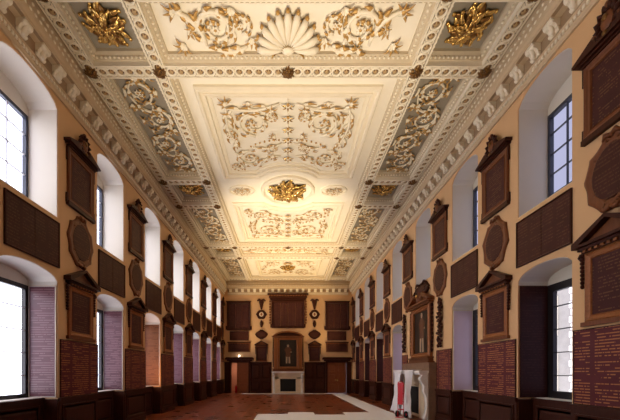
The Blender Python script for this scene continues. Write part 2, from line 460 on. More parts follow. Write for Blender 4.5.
for y in YC:
    tn += 1; b_ = MB(None, 'plaster_cream')
    spans = [(-4.76, -3.38), (3.38, 4.76)]
    if y not in (12.86, 14.75): spans.append((-3.04, 3.04))
    for a, b in spans: guilloche(b_, True, y, a, b)
    struct(b_, 'trim_%d' % tn)

def bumps(mb, pts, r, h0, hh):
    mb.m('plaster_cream', True)
    for (x, y) in pts: mb.blob((x, y, h0), (r, r, hh), n=6, k=3)
def edge_pts(x0, x1, y0, y1, step, sides='lrtb'):
    out = []
    nx = max(1, int((x1 - x0) / step)); ny = max(1, int((y1 - y0) / step))
    if 'b' in sides: out += [(x0 + (x1 - x0) * (k + .5) / nx, y0) for k in range(nx)]
    if 't' in sides: out += [(x0 + (x1 - x0) * (k + .5) / nx, y1) for k in range(nx)]
    if 'l' in sides: out += [(x0, y0 + (y1 - y0) * (k + .5) / ny) for k in range(ny)]
    if 'r' in sides: out += [(x1, y0 + (y1 - y0) * (k + .5) / ny) for k in range(ny)]
    return out
# heights h are measured down from the panel ground
def cmap(u, v, h): return (u, v, ZG - h)
# moulded inner borders of every compartment
def compartment(x0, x1, y0, y1, name, deep=False):
    t = MB(cmap, 'plaster_stone')
    if deep:
        t.loop(rect(x0, x1, y0, y1), [(0, -.10), (0, 0.10), (0.03, 0.09), (0.07, 0.02), (0.12, -0.03), (0.125, -.10)])
        bumps(t, edge_pts(x0 + .055, x1 - .055, y0 + .055, y1 - .055, 0.10), 0.034, 0.06, 0.03)
        return struct(t, name)
    t.loop(rect(x0, x1, y0, y1), [(0, 0), (0, 0.14), (0.05, 0.13), (0.09, 0.10), (0.15, 0.07), (0.155, 0.0)])
    bumps(t, edge_pts(x0 + .09, x1 - .09, y0 + .09, y1 - .09, 0.11), 0.036, 0.10, 0.03)
    return struct(t, name)
SIDEC = [(YC[k] + BW, YC[k + 1] - BW) for k in range(0, 7)]
for s in (-1, 1):
    for (a, b) in SIDEC:
        x0, x1 = sorted((s * 3.38, s * 4.76)); tn += 1
        compartment(x0, x1, a, b, 'trim_%d' % tn, True)
for (a, b) in ((YC[1] + BW, YC[2] - BW), (YC[2] + BW, YC[5] - BW), (YC[5] + BW, YC[6] - BW), (YC[6] + BW, YC[7] - BW), (YC[0] + BW, YC[1] - BW)):
    tn += 1; compartment(-3.04, 3.04, a, b, 'trim_%d' % tn)
# framed fields of the middle compartment
def notched(x, y0, y1, cy, R, near):
    """rectangle whose inner short side bows around the centre oval"""
    pts = []
    ye = y1 if near else y0
    d = abs(cy - ye); hx = math.sqrt(max(R * R - d * d, 0))
    arc = []
    for k in range(15):
        a = -math.acos(min(1, d / R)) + 2 * math.acos(min(1, d / R)) * k / 14
        arc.append((R * math.sin(a), cy - R * math.cos(a) if near else cy + R * math.cos(a)))
    if near: return [(-x, y0), (x, y0), (x, y1)] + arc[::-1] + [(-x, y1)]
    return [(-x, y0)] + arc + [(x, y0), (x, y1), (-x, y1)]
FP = [(0, 0), (0, 0.07), (0.04, 0.12), (0.10, 0.12), (0.13, 0.06), (0.20, 0.05), (0.21, 0.09), (0.26, 0.09), (0.27, 0)]
for nf, (ya, yb, near) in enumerate(((8.72, 12.85, True), (14.75, 18.95, False))):
    t = MB(cmap, 'plaster_cream'); t.loop(notched(2.55, ya, yb, 13.8, 1.45, near), FP)
    t.loop(notched(2.20, ya + .35, yb - .35, 13.8, 1.80, near), [(0, 0), (0, .03), (.05, .03), (.05, 0)])
    tn += 1; struct(t, 'trim_%d' % tn)
t = MB(cmap, 'plaster_cream'); t.loop(ellipse(0, 13.8, 1.14, 1.07, 40), [(0, 0), (0, .09), (.05, .14), (.11, .12), (.14, .04), (.16, 0)])
tn += 1; struct(t, 'trim_%d' % tn)
for s in (-1, 1):
    t = MB(cmap, 'plaster_cream'); t.loop(ellipse(s * 1.95, 13.8, 0.56, 0.40, 28), [(0, 0), (0, .05), (.03, .07), (.06, .05), (.07, 0)])
    tn += 1; struct(t, 'trim_%d' % tn)
t = MB(cmap, 'plaster_cream'); t.loop(rect(-2.3, 2.3, 22.0, 25.8), FP); tn += 1; struct(t, 'trim_%d' % tn)

# ---- relief ornament
def leaf(mb, x, y, ang, ln, w, curl, h=0.05, gold=0.55, base='plaster_cream', tip='gilt_pale'):
    pts = []; rad = []; n = 5
    a = ang; px, py = x, y
    for k in range(n + 1):
        t = k / n
        pts.append((px, py, h * (0.5 + 1.1 * math.sin(PI * t * .75))))
        rad.append(w * (0.35 + 0.75 * math.sin(PI * min(1, t * .9 + .12))) * (1 - .55 * t))
        px += math.cos(a) * ln / n; py += math.sin(a) * ln / n; a += curl / n
    mb.tube(pts, rad, flat=0.55, n=5, mats=(base, tip, gold))
def spiral(mb, cx, cy, r, a0, turns, d, w=0.035, base='plaster_cream', tip='gilt_pale', h=0.05, flower=True):
    n = int(18 * turns); pts = []; rad = []
    for k in range(n + 1):
        t = k / n; rr = r * (1 - 0.80 * t); a = a0 + d * 2 * PI * turns * t
        pts.append((cx + rr * math.cos(a), cy + rr * math.sin(a), h)); rad.append(w * (1.15 - .6 * t))
    mb.m(base, True); mb.tube(pts, rad, flat=1.0, n=6)
    for k in range(1, n, 2):
        t = k / n; rr = r * (1 - 0.80 * t); a = a0 + d * 2 * PI * turns * t
        p = pts[k]; tan = a + d * PI / 2
        leaf(mb, p[0], p[1], tan - d * 0.75, rr * 0.62 + .04, w * 1.5, d * 1.7, h, 0.28, base, tip)
        if k % 4 == 1: leaf(mb, p[0], p[1], tan + d * 0.8, rr * 0.42 + .02, w * 1.1, -d * 1.2, h, 0.3, base, tip)
    if flower:
        for j in range(6): leaf(mb, cx, cy, a0 + j * PI / 3, r * .27, w * 1.1, .4, h * 1.2, 0.4, tip, base)
        mb.m(tip, True); mb.blob((cx, cy, h * 1.6), (r * .09, r * .09, .03), 6, 4)
def stem(mb, p0, p1, bow, w=0.03, base='plaster_cream', tip='gilt_pale', leaves=4, h=0.05):
    dx, dy = p1[0] - p0[0], p1[1] - p0[1]; l = math.hypot(dx, dy); nx, ny = -dy / l, dx / l
    pts = []
    for k in range(9):
        t = k / 8; o = bow * l * math.sin(PI * t); pts.append((p0[0] + dx * t + nx * o, p0[1] + dy * t + ny * o, h))
    mb.m(base, True); mb.tube(pts, [w * (.7 + .5 * math.sin(PI * k / 8)) for k in range(9)], n=6)
    for k in range(leaves):
        i = 1 + int(6 * k / max(1, leaves - 1)); a = math.atan2(dy, dx); s = 1 if k % 2 else -1
        leaf(mb, pts[i][0], pts[i][1], a + s * .9, l * .22 + .08, w * 1.6, -s * 1.6, h, 0.25, base, tip)
def spray(mb, x, y, ang, r, n=5, base='plaster_cream', tip='gilt_pale', h=0.06, spread=2.2):
    for k in range(n):
        a = ang - spread / 2 + spread * k / (n - 1); leaf(mb, x, y, a, r * (1 - .25 * abs(k - (n - 1) / 2) / n * 2), r * .14, (k - (n - 1) / 2) * .5, h, 0.3, base, tip)
def rosette(mb, cx, cy, r, mats=('gilt', 'gilt_dark'), h=0.10):
    h *= .72
    mb.m('boss_brown' if mats[1] == 'gilt_dark' else mats[1], True); mb.blob((cx, cy, 0), (r * .66, r * .66, h * .5), 16, 5)
    for ring, (r0, r1, n, wd, hb, hc) in enumerate(((.42, .93, 15, .105, .50, .75), (.28, .76, 13, .088, 1.0, .85), (.15, .56, 11, .072, 1.5, .8), (.06, .36, 8, .055, 1.95, .6))):
        for k in range(n):
            a = 2 * PI * (k + .5 * (ring % 2)) / n; tw = .26 if k % 3 else -.20; sc = 1.0 if k % 2 else .88
            pts = []; rad = []
            for q in range(7):
                t = q / 6; d = r * (r0 + (r1 * sc - r0) * t); aa = a + tw * t * t
                pts.append((cx + d * math.cos(aa), cy + d * math.sin(aa), h * (hb + hc * math.sin(PI * (.15 + .8 * t)))))
                rad.append(r * wd * (.35 + .9 * math.sin(PI * (.12 + .80 * t))) * (1 - .08 * t))
            mb.m(mats[0] if (k + ring) % 3 else mats[1]); mb.tube(pts, rad, flat=.26, n=6)
            mb.m(mats[0]); mb.blob(pts[-1], (r * .085, r * .085, r * .06), 7, 4)
    for k in range(7):
        a = 2 * PI * k / 7; mb.m(mats[k % 2]); mb.blob((cx + r * .13 * math.cos(a), cy + r * .13 * math.sin(a), h * 2.5), (r * .07, r * .07, r * .08), 7, 5)
    mb.m(mats[0]); mb.blob((cx, cy, h * 2.7), (r * .09, r * .09, r * .09), 8, 5)

SIDEN = {-1: 'over wall opposite the fireplace', 1: 'over fireplace wall'}
# local builders: origin in the middle of the panel on the ceiling ground, h downwards
def lmap(u, v, h): return (u, v, -max(h, 0.001))
def ceiling_ornament(name, label, cat, x, y, parts, group=None):
    t = thing(name, label, cat, (x, y, ZS if abs(x) > 3.2 else ZG), 0, group)
    for pn, fn in parts:
        mb = MB(lmap); fn(mb); mb.build(pn, t)
    return t
def side_scroll_stems(mb, half, mats=('plaster_cream', 'gilt_pale')):
    b, tp = mats; n = 4; st = 2 * half / n
    for k in range(n):
        cy = -half + st * (k + .5); sx = 1 if k % 2 else -1
        spiral(mb, sx * .10, cy, min(.40, st * .44), -sx * PI / 2, 1.35, sx, .034, b, tp)
        if k: stem(mb, (-sx * .10 - sx * .3, cy - st * .9), (sx * .40, cy - st * .25), sx * .25, .03, b, tp, 4)
        spray(mb, -sx * .42, cy, (0 if sx < 0 else PI) + PI, .24, 5, b, tp)
        spray(mb, sx * .46, cy + st * .42, PI / 2 + sx * .4, .24, 4, b, tp)
        spray(mb, -sx * .35, cy - st * .40, -PI / 2 - sx * .4, .22, 4, b, tp)
        leaf(mb, sx * .45, cy - .1, PI / 2, .35, .05, -sx * 1.0, .05, .5, b, tp)
    for k in range(n + 1):
        cy = -half + st * k
        for sx in (-1, 1): spray(mb, sx * .30, cy + .06 * sx, PI / 2 + sx * (1.2 if k % 2 else 1.9), .24, 4, b, tp); leaf(mb, sx * .1, cy, PI / 2 * sx, .3, .05, 1.4, .05, .4, b, tp)
    spray(mb, 0, -half, PI / 2, .32, 5, b, tp); spray(mb, 0, half, -PI / 2, .32, 5, b, tp)
FIRSTW = {0: 'at the camera end', 1: 'in the middle of the hall', 2: 'at the far end'}
for s in (-1, 1):
    for q, k in enumerate((2, 4, 6)):
        a, b = YC[k], YC[k + 1]
        ceiling_ornament('scroll_relief', 'scrollwork on grey ceiling panel %s, %s' % (SIDEN[s], ('closest to camera', 'second of three', 'last, by far wall')[q]), 'relief',
                         s * 4.07, (a + b) / 2, [('foliage', lambda mb, h=(b - a) / 2 - .38: side_scroll_stems(mb, h))], 'scrollwork reliefs in the side ceiling panels')
    for q, k in enumerate((1, 3, 5)):
        a, b = YC[k], YC[k + 1]
        t = ceiling_ornament('gilded_rosette', 'round gilded ceiling rosette %s, %s' % (SIDEN[s], ('closest to camera', 'halfway down hall', 'by far wall')[q]), 'rosette',
                         s * 4.07, (a + b) / 2, [('leaves', lambda mb: rosette(mb, 0, 0, .54))], 'gilded rosettes in the side ceiling panels')
# shell panel
def shell(mb, r=0.72):
    for k in range(11):
        a = PI * (0.02 + .96 * k / 10)
        pts = [(math.cos(a) * r * t, -math.sin(a) * r * t * 1.15 + .44, .05 + .10 * math.sin(PI * t * .8)) for t in (.12, .35, .6, .85, 1.0)]
        mb.m('plaster_cream', True); mb.tube(pts, [.02, .045, .075, .095, .06], flat=.7, n=6)
        a2 = a + PI * .048
        if k < 10:
            pts = [(math.cos(a2) * r * t, -math.sin(a2) * r * t * 1.15 + .44, .10) for t in (.12, .5, .9)]
            mb.m('gilt', True); mb.tube(pts, [.012, .018, .024], n=5)
        mb.m('gilt_pale', True); mb.blob((math.cos(a) * r * 1.02, -math.sin(a) * r * 1.17 + .44, .08), (.05, .05, .05), 6, 4)
    mb.m('plaster_cream'); mb.blob((0, .44, .08), (.16, .11, .08), 8, 5)
    for s in (-1, 1): leaf(mb, s * .1, .46, -PI / 2 + s * 1.3, .40, .05, s * 2.0, .08, .3, 'plaster_cream', 'gilt')
def shell_sides(mb, span=2.5, big=True):
    for s in (-1, 1):
        g = 'gilt_pale'
        spiral(mb, s * 1.62, -.02, .40, 0 if s > 0 else PI, 1.4, -s, .045, tip=g)
        spiral(mb, s * 1.04, -.12, .22, PI / 2, 1.0, s, .032, tip=g)
        stem(mb, (s * .95, .38), (s * 1.75, .42), s * .12, .045, tip=g, leaves=6)
        stem(mb, (s * 1.9, .35), (s * 2.45, -.38), s * -.18, .05, tip=g, leaves=6)
        stem(mb, (s * 1.15, -.4), (s * 1.4, .3), s * .1, .03, tip=g, leaves=4)
        spray(mb, s * 2.42, .34, PI / 2 - s * .9, .30, 5, tip=g); spray(mb, s * 2.42, -.34, -PI / 2 + s * .9, .30, 5, tip=g)
        spray(mb, s * 1.2, -.42, PI / 2 - s * .4, .28, 5, tip=g); spray(mb, s * 2.25, .0, PI / 2 + s * 1.2, .26, 5, tip=g); spray(mb, s * 1.62, .45, -PI / 2, .2, 4, tip=g)
        spray(mb, s * 2.1, -.05, PI / 2 - s * 1.5, .22, 5, tip=g); spray(mb, s * .85, .2, PI / 2 + s * .4, .25, 4, tip=g)
ceiling_ornament('shell_relief', 'large ribbed scallop shell in the middle of the cream ceiling panel closest to the camera', 'relief', 0, 7.28, [('ribs', shell)])
ceiling_ornament('scroll_relief', 'gilt edged leafy scrolls flanking the scallop shell on the ceiling', 'relief', 0, 7.28, [('foliage', shell_sides)])
def strip_scrolls(mb):
    for s in (-1, 1):
        for k in range(3): spiral(mb, s * (.55 + .85 * k), 0, .34, PI / 2 * (1 if k % 2 else -1), 1.2, s * (1 if k % 2 else -1), .035)
        stem(mb, (s * .2, -.35), (s * 2.6, .35), .08, .03, leaves=8)
    spray(mb, 0, -.3, PI / 2, .5, 7)
ceiling_ornament('scroll_relief', 'narrow band of cream scrollwork across the ceiling beyond the long framed panel', 'relief', 0, 20.5, [('foliage', strip_scrolls)])
def field(mb, L_, flip):
    """L_ half length of the field; the notch lies on the +v side when flip is 1"""
    f = flip
    for s in (-1, 1):
        spiral(mb, s * 1.05, -f * .70 , .52, PI / 2 if s > 0 else PI / 2, 1.5, s * -f, .040)
        spiral(mb, s * 1.35, f * .95, .42, -PI / 2, 1.3, s * f, .036)
        stem(mb, (s * .25, -f * 1.45), (s * 1.85, -f * 1.30), f * s * .10, .035, leaves=7)
        stem(mb, (s * 1.80, -f * 1.3), (s * 1.65, f * .35), f * s * -.10, .035, leaves=8)
        stem(mb, (s * .2, f * .15), (s * 1.2, f * .35), f * s * .15, .03, leaves=5)
        stem(mb, (s * .25, f * .8), (s * 1.0, f * 1.30), f * s * -.18, .03, leaves=5)
        stem(mb, (s * 1.85, f * .6), (s * 1.75, f * 1.5), s * .1, .03, leaves=5)
        spray(mb, s * 1.75, -f * 1.45, (PI / 2 - s * .8) * -f, .32, 5); spray(mb, s * .42, -f * .2, PI / 2 - s * 1.2, .25, 5)
        spray(mb, s * .55, f * .75, PI / 2 - s * .3, .25, 5); spray(mb, s * 1.75, f * .2, PI / 2 + s * .6, .22, 4)
        spray(mb, s * .5, -f * 1.2, -PI / 2 - s * .6, .25, 4)
        spiral(mb, s * .50, f * .40, .22, PI / 2, 1.0, -s * f, .026); spiral(mb, s * 1.85, -f * .25, .20, PI / 2, 1.0, s * f, .026)
        spiral(mb, s * .45, -f * 1.0, .20, -PI / 2, 1.0, s * f, .026); spiral(mb, s * 1.9, f * 1.35, .20, 0, 1.0, -s, .026); spray(mb, s * 1.15, -f * 1.5, PI / 2 * f, .2, 4)
        for q in range(7): mb.m('gilt_pale', True); mb.blob((s * (.30 + .16 * q), f * (.02 + .05 * q * q / 6), .04), (.035, .035, .03), 6, 3)
    for k in range(6):
        v = -1.45 + .46 * k
        if v * 1 > .95: continue
        spray(mb, 0, f * v, PI / 2 * f, .26, 5, tip='gilt'); mb.m('gilt_pale', True); mb.blob((0, f * v, .08), (.05, .06, .04), 6, 4)
    mb.m('plaster_cream', True); mb.tube([(0, -f * 1.6, .05), (0, f * .85, .05)], .022, n=6)
ceiling_ornament('scroll_relief', 'gilt tipped scrollwork in large framed ceiling panel, camera side of central oval', 'relief', 0, 10.75, [('foliage', lambda mb: field(mb, 1.7, 1))])
ceiling_ornament('scroll_relief', 'gilt tipped scrollwork in the framed ceiling panel beyond the central gilded oval', 'relief', 0, 16.85, [('foliage', lambda mb: field(mb, 1.7, -1))])
ceiling_ornament('gilded_rosette', 'largest gilded leaf rosette, filling the oval in the middle of the ceiling', 'rosette', 0, 13.8, [('leaves', lambda mb: rosette(mb, 0, 0, .86, ('gilt', 'gilt_pale'), .16))])
for s in (-1, 1):
    def cart(mb):
        for j in (-1, 1): spiral(mb, j * .20, 0, .20, PI / 2, 1.1, j, .025)
        for a in range(8): leaf(mb, .1 * math.cos(a * PI / 4), .08 * math.sin(a * PI / 4), a * PI / 4, .28, .035, .6)
    ceiling_ornament('oval_relief', 'small oval relief beside the big ceiling rosette, ' + ('towards the fireplace wall' if s > 0 else 'away from the fireplace wall'), 'relief', s * 1.95, 13.8, [('foliage', cart)])
def endfield(mb):
    for s in (-1, 1):
        for f in (-1, 1):
            spiral(mb, s * 1.15, f * .85, .48, PI / 2 * f, 1.3, s * f, .04)
            stem(mb, (s * .3, f * 1.35), (s * 1.8, f * 1.25), .1, .035, leaves=6)
            spray(mb, s * 1.75, f * .3, PI / 2 - s * .8 * f, .3, 5)
    for f in (-1, 1): spray(mb, 0, f * .85, f * PI / 2, .5, 7)
ceiling_ornament('scroll_relief', 'scrollwork around the gilded rosette in the framed ceiling panel by the far wall', 'relief', 0, 23.9, [('foliage', endfield)])
ceiling_ornament('gilded_rosette', 'gilded rosette on the ceiling centre line just before the far wall', 'rosette', 0, 23.9, [('leaves', lambda mb: rosette(mb, 0, 0, .60, ('gilt', 'gilt_pale'), .12))])
# bosses where the beams cross
nb = 0
def boss():
    t = thing('ceiling_boss', '', 'ceiling boss'); mb = MB(lmap); rosette(mb, 0, 0, .19, ('gilt_dark', 'boss_brown'), .06); mb.build('leaves', t); return t
ORD = ['first', 'second', 'third', 'fourth', 'fifth', 'sixth', 'seventh', 'eighth']
BEAMN = {-4.93: 'outer beam, wall opposite the fireplace', -3.21: 'inner beam away from fireplace wall', 3.21: 'inner beam, fireplace side', 4.93: 'outer beam, fireplace wall'}
for x in BX:
    for k, y in enumerate(YC[1:7]):
        place('boss', boss, 'dark gilt ceiling boss, %s crossing on %s' % (ORD[k], BEAMN[x]), (x, y, ZB + .03), 0, 'bosses at the beam crossings')
for k, y in ((0, 8.14), (1, 19.6)):
    place('boss', boss, 'small dark gilt boss in the middle of the ' + ('cross beam just beyond the scallop shell' if k == 0 else 'cross beam beyond the long framed panels'), (0, y, ZB + .03), 0, 'bosses at the beam crossings')

# ------------------------------------------------------------------ CORNICE
CP = [(0, 8.12), (.045, 8.12), (.055, 8.17), (.075, 8.20), (.075, 8.30), (.10, 8.34), (.10, 8.58), (.30, 8.60), (.30, 8.66), (.34, 8.70), (.35, 8.78), (.345, 8.86), (.31, 8.93), (.29, 9.0), (.285, 9.08), (.25, 9.14), (.22, 9.28), (.22, 9.47), (0, 9.47)]
def modillion():
    mb = MB(WALLMAP, 'plaster_cream')
    # scrolled bracket: side profile in (h, z), 0.17 wide
    prof = [(.10, .0), (.10, -.24), (.135, -.25), (.165, -.215), (.165, -.16), (.20, -.11), (.25, -.10), (.285, -.06), (.285, .0)]
    n = len(prof)
    A = [mb.pt(-.105, z, h) for h, z in prof]; B = [mb.pt(.105, z, h) for h, z in prof]
    mb.face(*A); mb.face(*B[::-1])
    for i in range(n): mb.face(A[i], A[(i + 1) % n], B[(i + 1) % n], B[i])
    mb.m('plaster_cream', True)
    leafp = [(0, -.01, .27), (0, -.07, .235), (0, -.14, .19), (0, -.21, .185), (0, -.25, .15)]
    mb.tube(leafp, [.03, .05, .045, .055, .03], n=6)
    for sx in (-1, 1):
        mb.blob((sx * .107, -.20, .14), (.012, .04, .04), 6, 4); mb.blob((sx * .107, -.055, .25), (.012, .03, .03), 6, 4)
    return mb
MODM = modillion().mesh('modillion')
def cornice(rz, loc, u0, u1, name, step=0.48):
    """local x along the wall, -y into the room"""
    mb = MB(None, 'cornice_buff')
    mb.m('cornice_buff'); mb.sweep(lambda t, h, z: (t, -h, z), u0, u1, CP)
    mb.m('cornice_shade'); mb.box(u0, u1, -.104, -.05, 8.345, 8.575); mb.box(u0, u1, -.285, -.11, 8.592, 8.61)  # darker strips paint in the shade behind and above the modillions
    # rope strips and dentil bead
    mb.m('plaster_cream', True)
    n = int((u1 - u0) / 0.13)
    for k in range(n):
        t = u0 + (u1 - u0) * (k + .5) / n
        mb.blob((t, -.345, 8.82), (.045, .02, .035), 6, 3)
        mb.blob((t, -.29, 9.04), (.035, .03, .03), 6, 3)
    n = int((u1 - u0) / 0.085)
    mb.sm = False
    for k in range(n):
        t = u0 + (u1 - u0) * (k + .5) / n
        mb.box(t - .026, t + .026, -.095, -.05, 8.215, 8.285)
    o = struct(mb, name); o.location = loc; o.rotation_euler = (0, 0, rz)
    n = int((u1 - u0) / step)
    for k in range(n):
        t = u0 + (u1 - u0) * (k + .5) / n
        c_ = bpy.data.objects.new('modillion', MODM); COL.objects.link(c_); c_.parent = o; c_.location = (t, 0, 8.59)
    return o
RL, RR = PI / 2, -PI / 2         # rotation of things on the left / right wall
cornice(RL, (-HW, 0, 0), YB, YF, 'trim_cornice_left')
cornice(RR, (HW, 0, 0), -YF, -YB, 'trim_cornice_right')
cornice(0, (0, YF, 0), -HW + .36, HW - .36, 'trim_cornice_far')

# ------------------------------------------------------------------ BOARDS ON THE WALLS
def bm_(mat): return MB(WALLMAP, mat)
def text_box(x0, x1, z0, z1, h0, h1, mat, name, parent):
    b = bm_(mat); b.box(x0, x1, z0, z1, h0, h1); return b.build(name, parent)
def make_tall(w=1.02, h=1.5, crest=True):
    """framed board with eared frame, cornice cap and carved crest; origin bottom centre"""
    t = thing('framed_board', '', 'honour board')
    f = bm_('wood_brown'); x = w / 2
    f.loop(rect(-x, x, 0.08, h - .1), [(0, .004), (0, .06), (.02, .075), (.05, .06), (.07, .045), (.11, .04), (.12, .055), (.135, .03), (.135, .01)])
    f.m('wood_dark'); f.box(-x - .03, x + .03, 0.0, .09, .004, .085); f.box(-x - .045, -x, .05, .28, .004, .05); f.box(x, x + .045, .05, .28, .004, .05)
    f.box(-x - .03, -x, h - .42, h - .1, .004, .06); f.box(x, x + .03, h - .42, h - .1, .004, .06)
    f.build('frame', t)
    text_box(-x + .13, x - .13, .2, h - .22, .006, .026, 'board_text', 'board', t)
    c = bm_('wood_dark')
    # cap: stepped cornice, tips swept up
    for k, (dx, dz, dh) in enumerate(((.02, 0, .09), (.06, .045, .13), (.11, .085, .18))): c.box(-x - dx, x + dx, h - .1 + dz, h - .1 + dz + .045, .004, dh)
    for s in (-1, 1):
        p = [(s * (x + .11), h + .03), (s * (x + .11), h + .055), (s * .22, h + .20), (s * .18, h + .16), (s * .16, h + .03)]
        c.prism(p if s > 0 else p[::-1], .004, .16)
        c.m('wood_brown'); c.blob((s * .21, h + .17, .10), (.06, .06, .07), 8, 5); c.m('wood_dark')
    c.build('cornice_cap', t)
    if crest:
        k = bm_('wood_brown'); k.m('wood_brown', True)
        k.blob((0, h + .25, .10), (.13, .17, .07), 12, 7)
        k.m('wood_dark', True)
        for j in range(12):
            a = 2 * PI * j / 12; k.tube([(.12 * math.cos(a), h + .25 + .16 * math.sin(a), .10), (.19 * math.cos(a + .2), h + .25 + .24 * math.sin(a + .2), .14), (.20 * math.cos(a + .6), h + .25 + .26 * math.sin(a + .6), .09)], [.045, .04, .015], n=6)
        k.m('gilt_dark', True); k.blob((0, h + .04, .15), (.05, .05, .05), 8, 5); k.blob((0, h + .30, .17), (.05, .06, .02), 8, 5)
        for s in (-1, 1): k.tube([(s * .06, h + .05, .13), (s * .14, h + .02, .14), (s * .19, h + .10, .12)], [.03, .03, .012], n=6)
        k.m('wood_brown', True); k.blob((.0, h + .50, .11), (.05, .08, .05), 8, 5)
        k.build('carved_crest', t)
    return t
def make_ped(w=0.98, h=1.30, fm='wood_gold'):
    """board with moulded frame under a triangular pediment"""
    t = thing('pedimented_board', '', 'honour board'); x = w / 2
    f = bm_(fm)
    f.loop(rect(-x, x, 0.07, h), [(0, .004), (0, .05), (.03, .07), (.06, .05), (.10, .04), (.11, .05), (.125, .03), (.125, .01)])
    f.m('wood_brown'); f.box(-x - .05, x + .05, 0, .075, .004, .08)
    f.build('frame', t)
    text_box(-x + .12, x - .12, .19, h - .12, .006, .026, 'board_text', 'board', t)
    p = bm_('wood_dark')
    for k, (dx, dz, dh) in enumerate(((.03, 0, .08), (.07, .05, .12), (.13, .10, .18))): p.box(-x - dx, x + dx, h + dz, h + dz + .05, .004, dh)
    zb = h + .15; X = x + .13; zp = zb + .30
    for s in (-1, 1):
        q = [(s * X, zb), (s * X, zb + .05), (0, zp + .05), (0, zp - .015), (s * (X - .14), zb)]
        p.prism(q if s > 0 else q[::-1], .004, .18)
    p.m('wood_brown'); p.prism([(-X + .12, zb), (X - .12, zb), (0, zp - .03)], .004, .07)
    p.m('wood_gold'); n = 9
    for k in range(n): p.box(-x + w * (k + .2) / n, -x + w * (k + .7) / n, h + .01, h + .05, .08, .105)
    p.build('pediment', t)
    for s in (-1, 1):
        c = bm_('wood_dark'); c.m('wood_dark', True); z = h - .02
        for k in range(9): c.blob((s * (x + .045), z - .07 * k, .045), (.045 - .002 * k, .043, .04), 7, 5)
        c.tube([(s * (x + .05), h + .0, .06), (s * (x + .09), h - .05, .06), (s * (x + .06), h - .12, .05)], [.03, .03, .015], n=6)
        c.build('carved_drop', t)
    return t
def wavy(rx, rz, n=56, amp=.05, lobes=8, ph=0.0):   # scalloped outline
    out = []
    for k in range(n):
        a = 2 * PI * k / n; q = 1.02 - amp * 1.9 * abs(math.sin(lobes * a / 2 + ph)) ** .7 + amp * .6 * math.cos(3 * a + ph) * math.sin(2 * a) + amp * .8
        if abs(math.sin(a)) > .93: q += .05
        out.append((rx * q * math.cos(a), rz * q * math.sin(a)))
    return out
def make_oval(rx=.55, rz=.68, lobes=8, amp=.04, mat='wood_dark', ph=0.):
    t = thing('oval_tablet', '', 'carved tablet')
    o = wavy(rx, rz, 64, amp, lobes, ph)
    f = bm_(mat); f.m(mat, True); f.loop(o, [(0, .004), (0.0, .03), (.02, .055), (.07, .06), (.10, .04), (.14, .055), (.17, .05), (.18, .03)], fill=True)
    for s in (-1, 1):
        for q in (-1, 1): f.tube([(0, s * rz * .93, .05), (q * .09, s * rz * 1.0, .07), (q * .15, s * rz * .90, .05)], [.045, .045, .02], n=6)
    f.build('carved_border', t)
    b = bm_('tablet_text'); b.loop(ellipse(0, 0, rx - .15, rz - .17, 36), [(0, .03), (0, .052), (.015, .058)], fill=True); b.build('board', t)
    return t
def make_tablet(w=1.44, h=1.02):
    t = thing('name_tablet', '', 'name tablet'); x = w / 2
    for s in (-1, 1):
        x0, x1 = (0.006, x) if s > 0 else (-x, -0.006)
        text_box(x0, x1, 0, h, .003, .025, 'tablet_text', 'board', t)
    f = bm_('wood_dark'); f.loop(rect(-x - .015, x + .015, -.015, h + .015), [(0, .003), (0, .04), (.02, .045), (.035, .03), (.035, .02)]); f.build('frame', t)
    return t
def make_dado(w=1.5, h=1.37):
    t = thing('list_panel', '', 'name panel'); x = w / 2
    text_box(-x, x, 0, h, .003, .022, 'dado_text', 'board', t)
    f = bm_('wood_dark')
    f.loop(rect(-x, x, 0, h), [(0, .003), (0, .03), (.018, .03), (.018, .02)])
    f.build('frame', t)
    return t
def make_reveal(mat):
    def mk():
        t = thing('reveal_panel', '', 'name panel')
        text_box(-.30, .30, 0, SPR_LO - .07 - SILL_LO - .02, .003, .02, mat, 'board', t)
        f = bm_('wood_dark' if mat == 'reveal_text_dark' else 'reveal_white'); hh = SPR_LO - .09 - SILL_LO
        f.loop(rect(-.315, .315, 0, hh), [(0, .003), (0, .03), (.015, .03), (.015, .02)])
        f.build('frame', t); return t
    return mk

